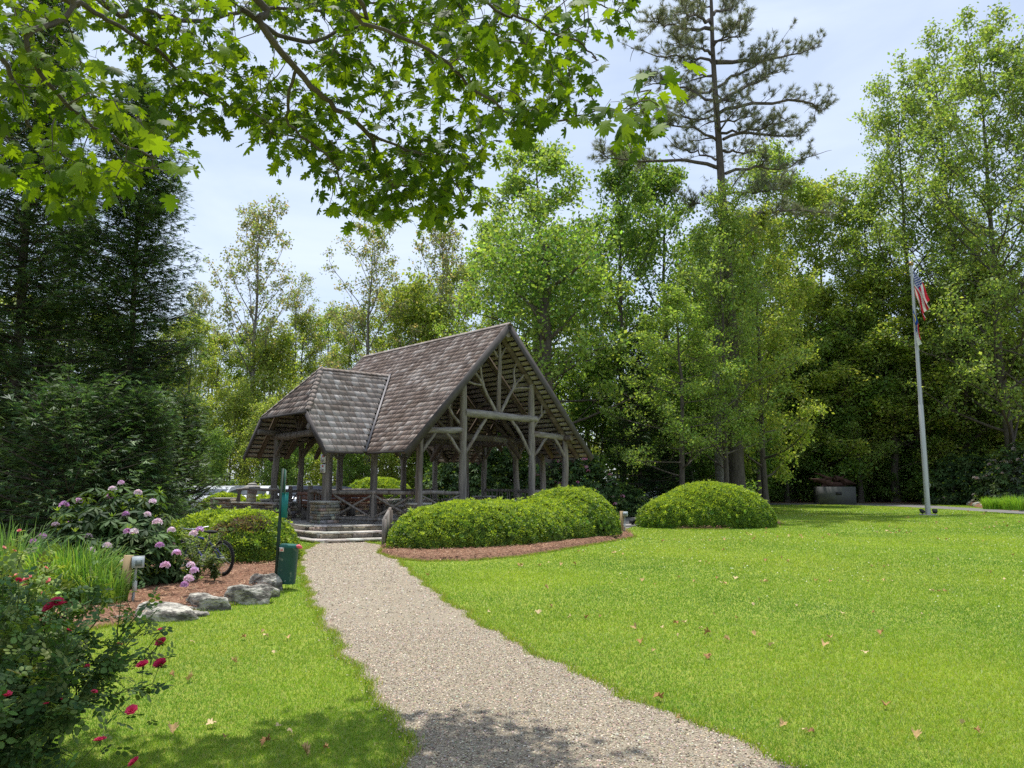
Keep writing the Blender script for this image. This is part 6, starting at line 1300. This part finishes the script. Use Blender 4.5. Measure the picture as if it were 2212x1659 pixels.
# ------------------------------------------------------------------ stone cap pillar left of the pavilion
q = Vector((gx(528, 26.5)-.1, 27.6, 0)); t = thing('stone_pedestal', 'small stacked stone pedestal with a flat cap behind the flanking wall', 'pedestal', (gx(541, 27.6), 27.6, 0)); mb = MB()
for k in range(9): box(mb, (pr.normal(0, .01), 0, .08+.15*k), (.34-.012*k+pr.normal(0, .01), .3, .145), pr.normal(0, .06), pal(pr, 1, SC, .15)[0])
mb.build('column', M['stone'], t); mb = MB(); ellipsoid(mb, (0, 0, 1.44), (.30, .28, .07), 14, 6, (.4, .38, .35), .05, np.random.default_rng(3)); ellipsoid(mb, (0, 0, 1.53), (.17, .15, .06), 12, 6, (.35, .33, .30), .05, np.random.default_rng(4)); mb.build('cap', M['stone'], t)
# ------------------------------------------------------------------ dark standing stone between the hemlock and the rhododendron
q = Vector((gx(1322, 39), 39, 0)); mb = MB(); ellipsoid(mb, (0, 0, .75), (.52, .25, 1.0), 16, 12, (.30, .28, .26), .06, np.random.default_rng(8)); o = mb.build('standing_stone', M['rock']); o.location = q; tag(o, 'dark upright standing stone in the shade left of the hemlock', 'stone')
# ------------------------------------------------------------------ cars
M['glassdk'] = mat('car_glass', (.03, .04, .045), .06, spec=.9, bump=0, nvar=0)
def car(label, px, Y, rz, col, suv=True, group='cars parked behind the pavilion'):
    m_ = mat('car_paint', col, .22, spec=.7, metal=.1, bump=0, nvar=.02); t = thing('parked_car', label, 'car', (gx(px, Y), Y, 0), rz, group); H_ = 1.72 if suv else 1.45; mb = MB()
    prof = [(-2.25, .35), (-2.3, .75), (-2.2, .95), (-1.25, 1.05), (-.62, H_-.06), (-.2, H_), (1.35, H_), (1.95, H_-.12 if suv else 1.15), (2.25, 1.0), (2.3, .5), (2.2, .33)]
    secs = [(-.88, .93), (-.92, 1.0), (.92, 1.0), (.88, .93)]; n = len(prof)
    V = []
    for y, k in ((-.91, 0), (.91, 0)):
        for x, z in prof: V.append([x, y*(1 if z < 1.06 else .84), z])
    V = np.array(V); F = [[i, (i+1) % n, n+(i+1) % n, n+i] for i in range(n)]; mb.add(V, F); mb.add(V[:n], [list(range(n))]); mb.add(V[n:], [list(range(n))[::-1]]); body = mb.build('body', m_, t)
    body.modifiers.new('b', 'BEVEL').width = .05
    for s in (-1, 1):
        mb = MB(); y0, y1 = s*.925, s*.79; mb.add(np.array([[-1.12, y0, 1.08], [1.75, y0, 1.08], [1.45, y1, H_-.12], [-.55, y1, H_-.12]]), [[0, 1, 2, 3]]); mb.add(np.array([[.35, y0*1.004, 1.08], [.45, y0*1.004, 1.08], [.42, y1*1.01, H_-.12], [.34, y1*1.01, H_-.12]]), [[0, 1, 2, 3]], mi=1)
        mb.build('side_window', [M['glassdk'], m_], t)
    mb = MB(); mb.add(np.array([[-1.24, -.78, 1.09], [-1.24, .78, 1.09], [-.66, .7, H_-.1], [-.66, -.7, H_-.1]]), [[0, 1, 2, 3]]); w_ = mb.build('windscreen', M['glassdk'], t); w_.location.x = -.02
    for x in (-1.42, 1.42):
        for s in (-1, 1):
            mb = MB(); tube(mb, [(x, s*.74, .34), (x, s*.95, .34)], .34, 20); wh = mb.build('wheel', M['rubber'], t); mb = MB(); tube(mb, [(x, s*.94, .34), (x, s*.965, .34)], .21, 12); mb.build('rim', M['steel'], wh)
    for s in (-1, 1): mb = MB(); box(mb, (-2.24, s*.68, .82), (.08, .32, .14)); mb.build('headlight', M['greypl'], t); mb = MB(); box(mb, (2.25, s*.72, .95), (.08, .22, .2), col=(.5, .03, .02)); mb.build('tail_light', M['painted'], t)
car('white van like car half hidden by the low conifer', 392, 35, radians(170), (.75, .76, .78), False); car('silver car seen over the yellow hedge left of the flanking wall', 478, 35, radians(80), (.55, .57, .6), False); car('white car with a blue strip behind the log handrail', 548, 36, radians(95), (.7, .72, .75), False)
car('silver hatchback glinting behind the newel posts of the steps', 648, 36, radians(100), (.5, .54, .6), False); car('dark navy car with a glossy roof behind the corner log post', 706, 34.5, radians(150), (.012, .014, .05), False)
car('silver car visible beyond the rhododendron right of the pavilion', 1300, 47, radians(175), (.45, .48, .5), False); car('white car glimpsed low behind the hemlock', 1390, 50, radians(190), (.65, .66, .68), False)
# concrete pad and ground light by the right outlet post
mb = MB(); c0 = gnd(1362, 1137); box(mb, (0, 0, .03), (.9, .7, .06), .3, (1.3, 1.3, 1.3)); o = mb.build('concrete_pad', M['concrete']); o.location = c0; tag(o, 'small pale concrete pad beside the walkway behind the outlet post', 'concrete pad')
mb = MB(); tube(mb, [(0, 0, .06), (0, 0, .1)], .05, 10); box(mb, (0, 0, .17), (.2, .16, .13), .4); box(mb, (0, -.09, .17), (.16, .02, .1), .4); o = mb.build('ground_light', M['black']); o.location = c0+Vector((.08, 0, 0)); tag(o, 'small black ground light standing on the concrete pad', 'light')
